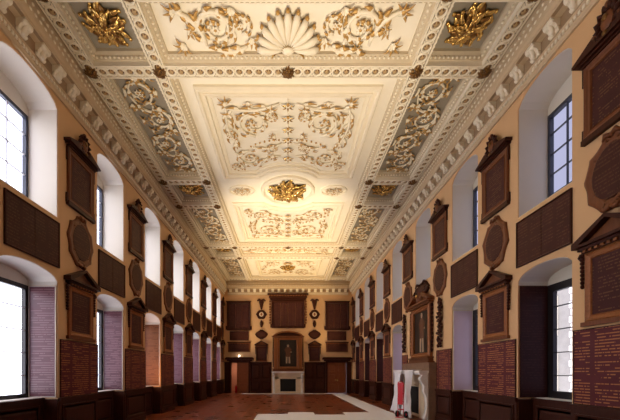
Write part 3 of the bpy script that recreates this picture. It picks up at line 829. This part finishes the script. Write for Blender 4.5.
WN = ['', '', 'first', 'second', 'third', 'fourth', 'fifth', 'sixth', 'seventh']   # by opening index 2..8
SWs = {-1: 'wall opposite the fireplace', 1: 'fireplace wall'}
def pier_name(i, side):            # i = index of the opening after the pier
    if i == 2: return 'before first window, ' + SWs[side]
    if i == 9: return 'past last window, ' + SWs[side]
    return 'between %s and %s windows, %s' % (WN[i - 1], WN[i], SWs[side])
def wall_loc(side, y, z): return (side * HW, y, z)
for side in (-1, 1):
    rz = RL if side < 0 else RR
    for i in range(2, 10):
        if i == 2 and side < 0: continue
        if i < 9: y0, y1 = OPN[i - 1][1], OPN[i][0]
        else: y0, y1 = OPN[8][1], YF - .02
        yc = (y0 + y1) / 2; pn = pier_name(i, side)
        firepier = side == 1 and i in (4, 5)
        if i < 9 and not firepier:
            place('dado', make_dado, 'maroon name panel low on pier ' + pn, wall_loc(side, yc, SILL_LO + .002), rz, 'maroon name panels on the piers')
        place('tall%d' % (i % 2), (lambda: make_tall()) if i % 2 else (lambda: make_tall(1.0, 1.46)), 'tall dark crested board ' + pn, wall_loc(side, yc, 5.80), rz, 'tall crested boards high on the piers')
        kind = 'ovalA' if (i + (side > 0)) % 2 else 'ovalB'
        place(kind, (lambda: make_oval(.50, .62, 10, .055, 'wood_brown', .3)) if kind == 'ovalA' else (lambda: make_oval(.50, .62, 8, .065, 'wood_brown', .8)), 'carved oval tablet ' + pn, wall_loc(side, yc, 5.06), rz, 'oval tablets on the piers')
        if not firepier:
            place('ped', make_ped, 'pedimented brown board ' + pn, wall_loc(side, yc, 2.56), rz, 'pedimented boards on the piers')
    for i in range(2, 9):
        a, b = OPN[i]; yc = (a + b) / 2
        if not (side == 1 and i == 4):
            place('tablet', make_tablet, 'wide dark tablet between stacked %s windows, %s' % (WN[i], SWs[side]), wall_loc(side, yc, 4.18), rz, 'wide tablets between the window rows')
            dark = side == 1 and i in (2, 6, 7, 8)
            mk = 'reveal_text_dark' if dark else (('reveal_text_brown' if i == 4 else 'reveal_text') if side < 0 else 'reveal_skylit')
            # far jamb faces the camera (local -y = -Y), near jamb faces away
            place(mk, make_reveal(mk), '%s name panel inside lower %s window, %s' % ('dark' if dark else 'lamp-lit brown' if side < 0 and i == 4 else 'daylit mauve', WN[i], SWs[side]), (side * (HW + .35), b, SILL_LO + .015), 0, 'name panels inside the window jambs')

# ------------------------------------------------------------------ CHIMNEYPIECES AND PORTRAITS
def make_chimney():
    t = thing('fireplace', '', 'fireplace')
    s = bm_('marble_cream')
    s.box(-1.06, -.64, 0, 1.35, .004, .07); s.box(.64, 1.06, 0, 1.35, .004, .07); s.box(-1.06, 1.06, 1.18, 1.66, .004, .07)
    s.loop(rect(-.76, .76, .02, 1.30), [(0, .07), (0, .10), (.05, .11), (.09, .09), (.12, .07)])
    s.build('surround', t)
    o = bm_('firebox_black'); o.box(-.64, .64, 0, 1.18, .004, .02); o.build('firebox', t)  # flat black panel fills the fire opening
    for sx in (-1, 1):
        c = MB(lambda u, v, h: (u, -h, v), 'marble_white')
        prof = [(0.004, 0)]
        for k in range(25):
            q = k / 24; z = 1.66 * q
            # belly low down, waist, then a strong volute below the shelf
            h = .07 + .06 * math.exp(-((q - .04) / .07) ** 2) - .035 * math.sin(PI * min(1, q / .62)) + .20 * math.exp(-((q - .90) / .13) ** 2) + .07 * math.exp(-((q - .64) / .09) ** 2)
            prof.append((h, z))
        prof.append((0.004, 1.66)); x0, x1 = sorted((sx * 1.06, sx * 1.28)); n = len(prof)
        A = [c.pt(x0, z, h) for h, z in prof]; B = [c.pt(x1, z, h) for h, z in prof]
        c.face(*A); c.face(*B[::-1])
        c.sm = True
        for i in range(n): c.face(A[i], A[(i + 1) % n], B[(i + 1) % n], B[i])
        c.m('marble_white', True); c.blob(((x0 + x1) / 2, 1.50, .22), (.125, .10, .09), 10, 6)
        c.build('console', t)
    m_ = bm_('marble_white'); m_.box(-1.30, 1.30, 1.66, 1.72, .004, .30); m_.box(-1.34, 1.34, 1.72, 1.80, .004, .35)
    m_.build('mantelshelf', t)
    return t
def make_overmantel(arched, mat='wood_gold', z1=2.22, ws=1.0):
    def mk():
        t = thing('portrait', '', 'painting')
        f = bm_('wood_brown')
        f.box(-1.20 * ws, 1.20 * ws, 0, .05, .004, .27); f.box(-1.08 * ws, 1.08 * ws, .05, .17, .004, .18); f.box(-1.14 * ws, 1.14 * ws, .17, .22, .004, .24)
        f.build('carved_base', t)
        z0 = .22
        f = bm_(mat); f.loop(rect(-.87, .87, z0, z1), [(0, .004), (0, .10), (.05, .14), (.09, .10), (.12, .09), (.14, .11), (.17, .11), (.18, .06), (.18, .03)])
        f.build('frame', t)
        for s in (-1, 1):
            c = bm_(mat); c.box(*sorted((s * .88, s * 1.02 * ws)), z0, z1, .004, .12); c.m('wood_gold', False); c.box(*sorted((s * .94, s * .97)), z0 + .1, z1 - .1, .12, .145)
            c.build('pilaster', t)
            c = bm_('wood_dark'); c.m('wood_dark', True)
            for k in range(int((z1 - z0) / .155)): c.blob((s * 1.075 * ws, z1 - .10 - .15 * k, .06), (.05, .085, .05), 7, 5)
            c.build('carved_drop', t)
        p = bm_('canvas_dark'); p.box(-.70, .70, z0 + .16, z1 - .16, .006, .035); p.build('canvas', t)
        g = bm_('paint_robe'); zc = z0 + .20 + (z1 - 2.22) * .4
        g.prism([(-.18, zc + .85), (.20, zc + .85), (.30, zc + 1.18), (.12, zc + 1.36), (-.14, zc + 1.36), (-.30, zc + 1.16)], .035, .038)
        g.prism([(-.22, zc + .55), (.22, zc + .55), (.20, zc + .86), (-.18, zc + .86)], .035, .0375)
        g.m('paint_flesh')
        g.prism([(-.18, zc + .02), (-.06, zc + .02), (-.03, zc + .56), (-.18, zc + .56)], .035, .0385)
        g.prism([(.05, zc + .02), (.20, zc + .02), (.17, zc + .56), (.04, zc + .56)], .035, .0385)
        g.prism(ellipse(0, zc + 1.47, .085, .11, 12), .035, .039); g.prism(ellipse(.26, zc + .95, .05, .05, 8), .035, .039)
        g.build('painted_figure', t)
        e = bm_('wood_brown')
        e.box(-1.12 * ws, 1.12 * ws, z1, z1 + .08, .004, .20); e.box(-1.18 * ws, 1.18 * ws, z1 + .08, z1 + .14, .004, .28)
        if arched:
            out = []
            for k in range(17):
                a = PI * (.12 + .76 * k / 16); out.append((1.20 * math.cos(a) / math.cos(PI * .12), z1 + .14 + .36 * (math.sin(a) - math.sin(PI * .12)) / (1 - math.sin(PI * .12))))
            e.m('wood_dark'); e.prism(out, .004, .12)
            e.m('wood_gold', True); e.tube([(x, z, .16) for x, z in out], .055, n=6)
        else:
            for s in (-1, 1):
                q = [(s * 1.18 * ws, z1 + .14), (s * 1.18 * ws, z1 + .20), (s * .45, z1 + .48), (s * .40, z1 + .38), (s * .95 * ws, z1 + .14)]
                e.prism(q if s > 0 else q[::-1], .004, .26)
                e.m('wood_brown', True); e.blob((s * .42, z1 + .43, .14), (.10, .10, .12), 10, 6)
            e.blob((0, z1 + .32, .14), (.16, .19, .10), 12, 7)
            for j in range(10):
                a = 2 * PI * j / 10; e.tube([(.14 * math.cos(a), z1 + .32 + .16 * math.sin(a), .12), (.22 * math.cos(a + .3), z1 + .32 + .23 * math.sin(a + .3), .15), (.21 * math.cos(a + .8), z1 + .32 + .23 * math.sin(a + .8), .08)], [.05, .045, .02], n=6)
            e.m('gilt', True); e.blob((0, z1 + .42, .25), (.06, .08, .03), 8, 5)
        e.build('pediment', t)
        return t
    return mk
# far end
t = place('chimney', make_chimney, 'cream and white marble fireplace in the middle of the far wall', (0, YF, 0), 0)
p = place('overA', make_overmantel(True, z1=2.78, ws=1.14), 'dark full length portrait in arched gilt wood frame above the far fireplace', (0, YF, 1.802), 0)
# fireplace wall: shallow breast
YFP = 13.08
w = MB(None, 'marble_brown'); w.box(HW - .27, HW - .001, YFP - 1.36, YFP + 1.36, 0, 2.10); struct(w, 'wall_breast')
place('chimney', None, 'marble fireplace with scrolled consoles on the side wall, behind plastic sheeting', (HW - .27, YFP, 0), RR)
place('overB', make_overmantel(False, ws=.9), 'dark portrait in broken pediment frame above the side wall fireplace', (HW - .002, YFP - .16, 2.102), RR)

place('dado_a', lambda: make_dado(1.06), 'narrow maroon name panel beside the marble breast, camera side', (HW, 11.14, SILL_LO + .002), RR, 'maroon name panels on the piers')
place('dado_b', lambda: make_dado(.70), 'narrowest maroon name panel, just beyond the sheeted fireplace', (HW, 14.83, SILL_LO + .002), RR, 'maroon name panels on the piers')
# carved swags beside the portrait
def make_garland():
    t = thing('carved_garland', '', 'wood carving'); g = bm_('wood_dark'); rnd = random.Random(3); g.m('wood_dark', True)
    for k in range(34):
        z = 1.6 - k * .047; wv = .10 + .06 * abs(math.sin(k * .42))
        for j in range(2):
            g.blob((rnd.uniform(-wv, wv), z, rnd.uniform(.05, .10)), (rnd.uniform(.04, .075), rnd.uniform(.03, .06), .045), 7, 5)
    g.tube([(-.12, 1.62, .05), (0, 1.72, .08), (.12, 1.62, .05)], [.03, .05, .03], n=6)
    g.build('fruit_and_leaves', t); return t
place('garland', make_garland, 'dark carved hanging garland on the camera side of the fireplace wall portrait', (HW, 11.33, 2.60), RR, 'carved garlands beside the portrait')
place('garland', None, 'dark carved hanging garland on the far side of the fireplace wall portrait', (HW, 14.80, 2.62), RR, 'carved garlands beside the portrait')
def make_cart():
    t = thing('carved_cartouche', '', 'wood carving'); g = bm_('wood_dark'); g.m('wood_dark', True)
    g.loop(wavy(.66, .24, 64, .08, 7, .4), [(0, .004), (0, .04), (.04, .08), (.08, .05), (.14, .07)], fill=True)
    for s in (-1, 1):
        g.tube([(s * .3, -.15, .07), (s * .55, -.22, .09), (s * .70, -.12, .08), (s * .58, .02, .07)], [.05, .07, .06, .03], n=6)
        g.tube([(s * .1, .17, .07), (s * .35, .24, .09), (s * .55, .15, .07)], [.04, .06, .03], n=6)
    g.build('scrollwork', t); b = bm_('tablet_text'); b.loop(ellipse(0, 0, .38, .11, 28), [(0, .06), (0, .085)], fill=True); b.build('board', t); return t
place('cart', make_cart, 'wide carved cartouche between upper window and portrait on fireplace wall', (HW, OPN[4][0] + .72, 5.04), RR)

# ------------------------------------------------------------------ FAR WALL BOARDS
def make_big(w, h, cap=.3):
    def mk():
        t = thing('framed_board', '', 'honour board'); x = w / 2
        f = bm_('wood_dark'); f.loop(rect(-x, x, 0, h), [(0, .004), (0, .08), (.05, .10), (.10, .08), (.14, .05), (.16, .06), (.18, .02)])
        f.box(-x - .10, -x, 0.05, .35, .004, .06); f.box(x, x + .10, 0.05, .35, .004, .06)
        f.box(-x - .06, x + .06, h, h + .06, .004, .12)
        f.build('frame', t)
        n = max(2, round(w / .62)); W = w - .34
        for k in range(n): text_box(-W / 2 + W * k / n + .008, -W / 2 + W * (k + 1) / n - .008, .17, h - .17, .006, .025, 'board_text', 'board', t)
        if cap > .2:
            c = bm_('wood_dark'); c.box(-x - .12, x + .12, h + .06, h + .18, .004, .16); c.box(-x - .22, x + .22, h + .18, h + .30, .004, .26); c.box(-x - .32, x + .32, h + .42, h + .52, .004, .34); c.box(-x - .2, x + .2, h + .30, h + .42, .004, .22)
            nn = 24
            c.m('wood_gold')
            for k in range(nn): c.box(-x - .2 + (w + .4) * (k + .2) / nn, -x - .2 + (w + .4) * (k + .7) / nn, h + .31, h + .41, .22, .28)
            for s in (-1, 1):
                c.m('wood_brown', True)
                for k in range(9): c.blob((s * (x + .12), h - .1 - .22 * k, .06), (.09, .10, .05), 7, 5)
            c.build('cornice_cap', t)
        return t
    return mk
def FL(x, z): return (x, YF, z)
place('bigC', make_big(2.72, 2.30, cap=.3), 'largest framed board with dentilled cornice, high above the far fireplace portrait', FL(0, 5.38), 0)
SD = {-1: 'above the open door', 1: 'above the closed double door'}
for s in (-1, 1):
    X = 4.08 * s
    place('bigS', make_big(1.95, 2.35, cap=0), 'big square framed board near the cornice of the far wall, ' + SD[s], FL(X, 5.20), 0, 'square boards on the far wall')
    def mk_small():
        t = thing('name_tablet', '', 'name tablet'); text_box(-.74, .74, 0, .66, .003, .04, 'tablet_text', 'board', t)
        f = bm_('wood_dark'); f.loop(rect(-.78, .78, -.04, .70), [(0, .003), (0, .06), (.04, .06), (.05, .04)]); f.build('frame', t); return t
    place('small', mk_small, 'plain dark tablet under big square board, ' + SD[s], FL(X - s * .04, 4.42), 0, 'plain tablets on the far wall')
    def mk_wide():
        t = thing('name_tablet', '', 'name tablet'); text_box(-.84, .84, .0, .62, .003, .04, 'tablet_text', 'board', t)
        f = bm_('wood_brown'); f.loop(rect(-.90, .90, -.06, .70), [(0, .003), (0, .07), (.05, .08), (.08, .04)])
        f.m('wood_dark'); f.box(-.96, .96, .70, .78, .003, .12); f.m('wood_dark', True)
        for k in range(-3, 4): f.blob((k * .22, .60, .05), (.10, .06, .03), 7, 4)
        f.build('frame', t); return t
    place('wide', mk_wide, 'lowest framed tablet, far wall, just ' + SD[s], FL(X - s * .02, 3.46), 0, 'framed tablets over the far doors')
    XC = 2.2 * s
    side_l = 'on far wall beside portrait, ' + ('open door side' if s < 0 else 'closed door side')
    def mk_urn():
        t = thing('carved_swag', '', 'wood carving'); g = bm_('wood_dark'); g.m('wood_dark', True)
        g.tube([(-.34, .62, .05), (-.2, .70, .08), (0, .60, .09), (.2, .70, .08), (.34, .62, .05)], [.05, .09, .10, .09, .05], n=7)
        for k in range(8): g.blob((0, .55 - .085 * k, .06), (.24 - .022 * k, .07, .06), 8, 5)
        g.build('leaves', t); return t
    place('urn', mk_urn, 'topmost carved swag ' + side_l, FL(XC, 7.03), 0, 'carved swags on the far wall')
    def mk_round():
        t = thing('round_shield', '', 'carved tablet'); g = bm_('wood_dark'); g.m('wood_dark', True)
        g.loop(wavy(.43, .38, 40, .07, 6), [(0, .004), (0, .05), (.05, .08), (.10, .05)], fill=True); g.build('carved_frame', t)
        b = bm_('marble_cream' ); b.loop(ellipse(0, 0, .19, .19, 20), [(0, .05), (0, .07), (.03, .085)], fill=True)
        b.m('wood_gold'); b.blob((0, 0, .08), (.09, .13, .03), 8, 5); b.build('coat_of_arms', t); return t
    place('round', mk_round, 'small round shield of arms ' + side_l, FL(XC, 6.52), 0, 'round shields on the far wall')
    def mk_drop():
        t = thing('carved_drop', '', 'wood carving'); g = bm_('wood_dark'); g.m('wood_dark', True)
        for k in range(7): g.blob((0, -.08 * k, .05), (.07 + .10 * math.sin(PI * (k + .5) / 7), .06, .05), 7, 5)
        g.build('leaves', t); return t
    place('drop', mk_drop, 'spindle carving under round shield ' + side_l, FL(XC, 5.98), 0, 'spindle carvings on the far wall')
    place('lozenge', lambda: make_oval(.50, .36, 4, .06), 'wide oval tablet ' + side_l, FL(XC, 4.86), 0, 'wide ovals on the far wall')
    place('pedF', lambda: make_ped(.88, 1.22, 'wood_dark'), 'narrow pedimented board ' + side_l, FL(XC, 2.62), 0, 'narrow pedimented boards on the far wall')

# ------------------------------------------------------------------ DOORS
def door_case(x0, x1, name):
    f = MB(lambda u, v, h: (u, YF - h, v), 'wood_dark')
    for a, b in ((x0 - .13, x0 + .02), (x1 - .02, x1 + .13)): f.box(a, b, 0, DH + .1, -.3, .09)
    f.box(x0 + .02, x1 - .02, DH - .02, DH + .1, -.3, .09)
    f.box(x0 - .28, x1 + .28, DH + .1, DH + .22, .002, .20); f.box(x0 - .42, x1 + .42, DH + .22, DH + .36, .002, .38); f.box(x0 - .35, x1 + .35, DH + .36, DH + .42, .002, .30)
    return struct(f, name)
dc = [door_case(*DOORS[0], 'door_1'), door_case(*DOORS[1], 'door_2')]
def leaf_mb(w, h=DH - .03):
    d = MB(None, 'wood_door'); d.box(0, w, -.022, .022, 0, h)
    for sy in (-1, 1):
        def mp(u, v, hh, sy=sy): return (u, -sy * (0.0 + hh), v)
        d.map = mp
        for z0, z1 in ((.12, .80), (.92, 1.62), (1.74, h - .10)):
            d.loop(rect(.10, w - .10, z0, z1), [(0, .022), (0, .036), (.03, .036), (.04, .024), (.08, .024), (.10, .034)], fill=True)
        d.map = None
    return d
def add_leaf(parent, x, y, w, ang, hand):
    l = leaf_mb(w).build('door_leaf', parent); l.location = (x, y, .01); l.rotation_euler = (0, 0, ang)
    k = MB(None, 'brass'); k.sm = True
    for s in (-1, 1): k.blob((hand, s * .07, 1.05), (.035, .035, .035), 8, 6); k.box(hand - .02, hand + .02, s * .022 - .004, s * .022 + .004, .93, 1.17)
    k.build('door_knob', l)
add_leaf(dc[0], -4.72, YF + .02, .50, 2.0, .42)
add_leaf(dc[0], -3.28, YF + .02, .95, PI + .03, .86)
add_leaf(dc[1], 3.28, YF + .02, .77, 0, .70)
add_leaf(dc[1], 4.82, YF + .02, .77, PI, .70)
# lamp on the door head
t = thing('emergency_lamp', 'small glowing white lamp on the ledge over the open door', 'lamp', (-4.02, YF - .2, DH + .423))
b_ = MB(None, 'white_plastic'); b_.box(-.10, .10, -.05, .05, 0, .05); b_.build('base', t)
b_ = MB(None, 'lamp_glow'); b_.sm = True; b_.blob((0, 0, .10), (.06, .05, .05), 12, 8); b_.build('bulb', t)
# extinguisher seen in the gap of the door
t = thing('fire_extinguisher', 'red fire extinguisher standing in the gap of the open far door', 'fire extinguisher', (-4.38, YF + .42, .003))
b_ = MB(None, 'red_paint'); b_.sm = True
b_.tube([(0, 0, .0), (0, 0.001, .02), (0, 0, .5), (0, 0.001, .58), (0, 0, .62)], [.08, .085, .085, .06, .03], n=14); b_.build('cylinder', t)
b_ = MB(None, 'tyre'); b_.box(-.02, .02, -.08, .03, .62, .67); b_.tube([(0, -.03, .66), (.10, -.04, .6), (.11, -.03, .3)], .012, n=6); b_.build('nozzle', t)

# ------------------------------------------------------------------ FLOOR COVERING, SHEETING, TROLLEY
def sheet(name, label, poly, z):
    s = MB(None, 'sheet_white'); s.prism(poly, z, z + .006); o = s.build(name); tag(o, label, 'floor covering', 'white protective floor sheets'); return o
sheet('floor_sheet', 'long white protective strip running along the fireplace wall side of the floor', [(3.52, 14.1), (4.45, 14.1), (4.48, 26.5), (3.47, 26.5)], .002)
sheet('floor_sheet', 'thin white protective strip lying across the floor before the far wall', [(-3.8, 25.75), (3.44, 25.75), (3.44, 26.5), (-3.8, 26.5)], .002)
sheet('floor_sheet', 'wide white protective sheet across the floor closest to the camera, beside the trolley', [(-1.25, 7.0), (4.45, 7.0), (4.45, 14.08), (2.35, 14.08), (2.35, 13.3), (1.1, 13.3), (1.1, 14.1), (0.0, 14.1), (0, 13.5), (-1.25, 13.5)], .002)

def drape(y0, y1, ztop, zbot, xf, name, parent, seed, gather=0.0):
    nu, nv = 44, 20
    s = MB(None, 'plastic_sheeting'); s.sm = True; g = []
    for j in range(nv + 1):
        v = j / nv; row = []
        for i in range(nu + 1):
            u = i / nu; yc = (y0 + y1) / 2 + .06 * math.sin(seed + v * 3)
            yy = y0 + (y1 - y0) * u
            yy = yy + (yc - yy) * gather * math.sin(PI * min(1, v * 1.15)) + .03 * math.sin(v * 7 + u * 5 + seed)
            wv = .05 * math.sin(u * 23 + seed + v * 1.7) + .03 * math.sin(u * 47 + seed * 2 - v * 2) + .02 * math.sin(v * 17 + u * 9)
            row.append(s.pt(xf - .03 - wv * (.25 + .75 * v) - .10 * v * v, yy, ztop + (zbot - ztop) * v + (.03 * math.sin(u * 9 + seed) if j == nv else 0)))
        g.append(row)
    top = [s.pt(xf + .30, y0 + (y1 - y0) * i / nu, ztop + .005 + .01 * math.sin(i * 1.1)) for i in range(nu + 1)]
    g.insert(0, top)
    for j in range(len(g) - 1):
        for i in range(nu): s.face(g[j][i], g[j][i + 1], g[j + 1][i + 1], g[j + 1][i])
    o = s.build(name, parent)
    sol = o.modifiers.new('thick', 'SOLIDIFY'); sol.thickness = .004; sol.offset = 0
    return o
FX = HW - .27 - .35 - .02
t = thing('plastic_sheeting', 'milky plastic sheeting hung from the mantelshelf of the side wall fireplace', 'dust sheet', (0, 0, 0))
drape(13.30, 14.45, 1.82, .05, FX, 'sheet', t, 1, .45); drape(12.20, 13.10, 1.82, .05, FX, 'sheet', t, 4, .40)

t = thing('hand_truck', 'red two-wheeled hand truck standing upright before the plastic covered fireplace', 'hand truck', (4.32, 12.45, 0), 0.75)
f = MB(None, 'red_paint'); f.sm = True
for s in (-1, 1):
    f.tube([(0, s * .12, .06), (.001, s * .12, .7), (0, s * .12, 1.28), (-.03, s * .09, 1.36), (-.04, 0, 1.38)], .018, n=8)
f.sm = False
for z in (.3, .6, .9, 1.2): f.box(-.015, .015, -.12, .12, z, z + .04)
f.build('frame', t)
f = MB(None, 'red_paint'); f.box(-.035, -.015, -.10, .10, .50, 1.34); f.build('back_panel', t)
f = MB(None, 'red_paint'); f.box(-.20, 0, -.14, .14, .015, .03); f.build('toe_plate', t)
for s in (-1, 1):
    wl = MB(None, 'tyre'); wl.sm = True
    ring = []
    for k in range(20):
        a = 2 * PI * k / 20; ring.append([wl.pt(.06 + r * math.cos(a), s * .175 + yy, .13 + r * math.sin(a)) for r, yy in ((.07, -.02), (.12, -.03), (.13, 0), (.12, .03), (.07, .02))])
    for k in range(20):
        q = (k + 1) % 20
        for e in range(4): wl.face(ring[k][e], ring[q][e], ring[q][e + 1], ring[k][e + 1])
    wo = wl.build('wheel', t)
    hb = MB(lambda u, v, h: (u, h, v), 'red_paint'); hb.sm = True; hb.blob((.06, .13, s * .175), (.072, .072, .02), 14, 6); hb.build('hub', wo)

# ------------------------------------------------------------------ LIGHT
wd = bpy.data.worlds.new('World'); SC.world = wd; wd.use_nodes = True
nt = wd.node_tree; bg = nt.nodes['Background']
tc = N(nt, 'ShaderNodeTexCoord'); sp = N(nt, 'ShaderNodeSeparateXYZ'); L(nt, tc.outputs['Generated'], sp.inputs[0])
# overcast sky: brighter towards the wall without a fireplace (-x)
f = mth(nt, 'POWER', mth(nt, 'MULTIPLY_ADD', sp.outputs['X'], -0.5, 0.5), 2.5)
L(nt, mixc(nt, f, (0.62, 0.62, 0.88), (1.0, 0.98, 0.97)), bg.inputs['Color'])
L(nt, mth(nt, 'MULTIPLY_ADD', f, 7.0, 0.70), bg.inputs['Strength'])
for side in (-1, 1):
    for z0, z1 in ((SILL_LO, 4.1), (SILL_UP, 8.15)):
        ld = bpy.data.lights.new('daylight_portal', 'AREA'); ld.shape = 'RECTANGLE'; ld.size = 27.0; ld.size_y = z1 - z0
        ld.cycles.is_portal = True
        o = bpy.data.objects.new('daylight_portal', ld); COL.objects.link(o)
        o.location = (side * (HW + WT + .05), 12.4, (z0 + z1) / 2)
        # area light shines along local -Z: aim it into the room
        d = Vector((-side, 0, 0)); o.rotation_euler = d.to_track_quat('-Z', 'Z').to_euler()
        o.rotation_euler = (Matrix(((0, 0, side), (1, 0, 0), (0, 1, 0))) if side == 1 else Matrix(((0, 0, -1), (-1, 0, 0), (0, 1, 0)))).to_euler()

def warm_spot(x, y, z, energy, aim, size=130, r=.12, col=(1.0, .83, .58)):
    ld = bpy.data.lights.new('unseen_spot', 'SPOT'); ld.energy = energy; ld.color = col; ld.spot_size = math.radians(size); ld.spot_blend = .8; ld.shadow_soft_size = r
    o = bpy.data.objects.new('unseen_spot', ld); COL.objects.link(o); o.location = (x, y, z)
    o.rotation_euler = (Vector(aim) - Vector((x, y, z))).to_track_quat('-Z', 'Y').to_euler()
    return o
UP = 3.0
warm_spot(0, 3.0, .3, 500 * UP, (0, 5.0, 9.4), 80)  # first of three added floor spots, no fixtures, brightening the ceiling
warm_spot(0, 7.0, .3, 700 * UP, (0, 9.5, 9.4), 66)
warm_spot(0, 10.8, .3, 1500 * UP, (0, 17.0, 9.4), 52)
# lamps standing on window sills, hidden by the piers
warm_spot(-HW - .30, OPN[4][0] + .2, SILL_LO + .15, 75, (-HW + .5, OPN[4][1] + 1, 3.2), 120, col=(1, .42, .12))
warm_spot(-4.1, YF + 1.0, 2.9, 120, (-4.4, YF + 1.6, 0), 150, col=(1, .8, .6))  # added lobby light, unseen, shining down to brighten the door gap
for side, i, e in ((1, 6, 330), (-1, 6, 330), (1, 7, 420), (-1, 7, 420), (1, 8, 300), (-1, 8, 300), (1, 5, 200), (-1, 5, 200)):
    a, b = OPN[i]
    warm_spot(side * (HW + .12), a + .15, SILL_LO + .15, e * UP, (0, a + 2.4, 9.3), 60, col=(1, .72, .36))

# building across the court, seen through the windows of the fireplace wall
w = MB(None, 'stone_outside'); w.box(17, 18, 2, 60, -1, 10.5)
for k in range(14):
    y = 5 + 3.9 * k
    for z in (0.6, 4.2, 7.4):
        w.m('plaster_cream'); w.box(16.93, 17, y - .15, y + 1.45, z - .15, z + 2.35); w.m('frame_blue'); w.box(16.9, 16.93, y, y + 1.3, z, z + 2.2)
    w.m('marble_white')
    for q in range(26): w.box(16.92, 17, y + 2.3 - .12 * (q % 2), y + 2.75 + .12 * (q % 2), -1 + q * .44, -1 + q * .44 + .36)
struct(w, 'wall_courtyard')
# ------------------------------------------------------------------ CAMERA
cd = bpy.data.cameras.new('camera'); cam = bpy.data.objects.new('camera', cd); COL.objects.link(cam)
cam.location = (0, 0, CAMZ); cam.rotation_euler = (PI / 2, 0, 0)
cd.sensor_fit = 'HORIZONTAL'; cd.sensor_width = 36; cd.lens = 325 / 620 * 36
cd.shift_x = 22 / 620; cd.shift_y = 162 / 620; cd.clip_start = .05
SC.camera = cam
SC.view_settings.view_transform = 'Standard'; SC.view_settings.look = 'None'; SC.view_settings.gamma = 1; SC.view_settings.use_curve_mapping = False
SC.view_settings.exposure = 0.0
SC.cycles.max_bounces = 8; SC.cycles.diffuse_bounces = 5; SC.cycles.transparent_max_bounces = 12
SC.cycles.caustics_reflective = False; SC.cycles.caustics_refractive = False
SC.cycles.sample_clamp_indirect = 6
SC.cycles.use_denoising = True
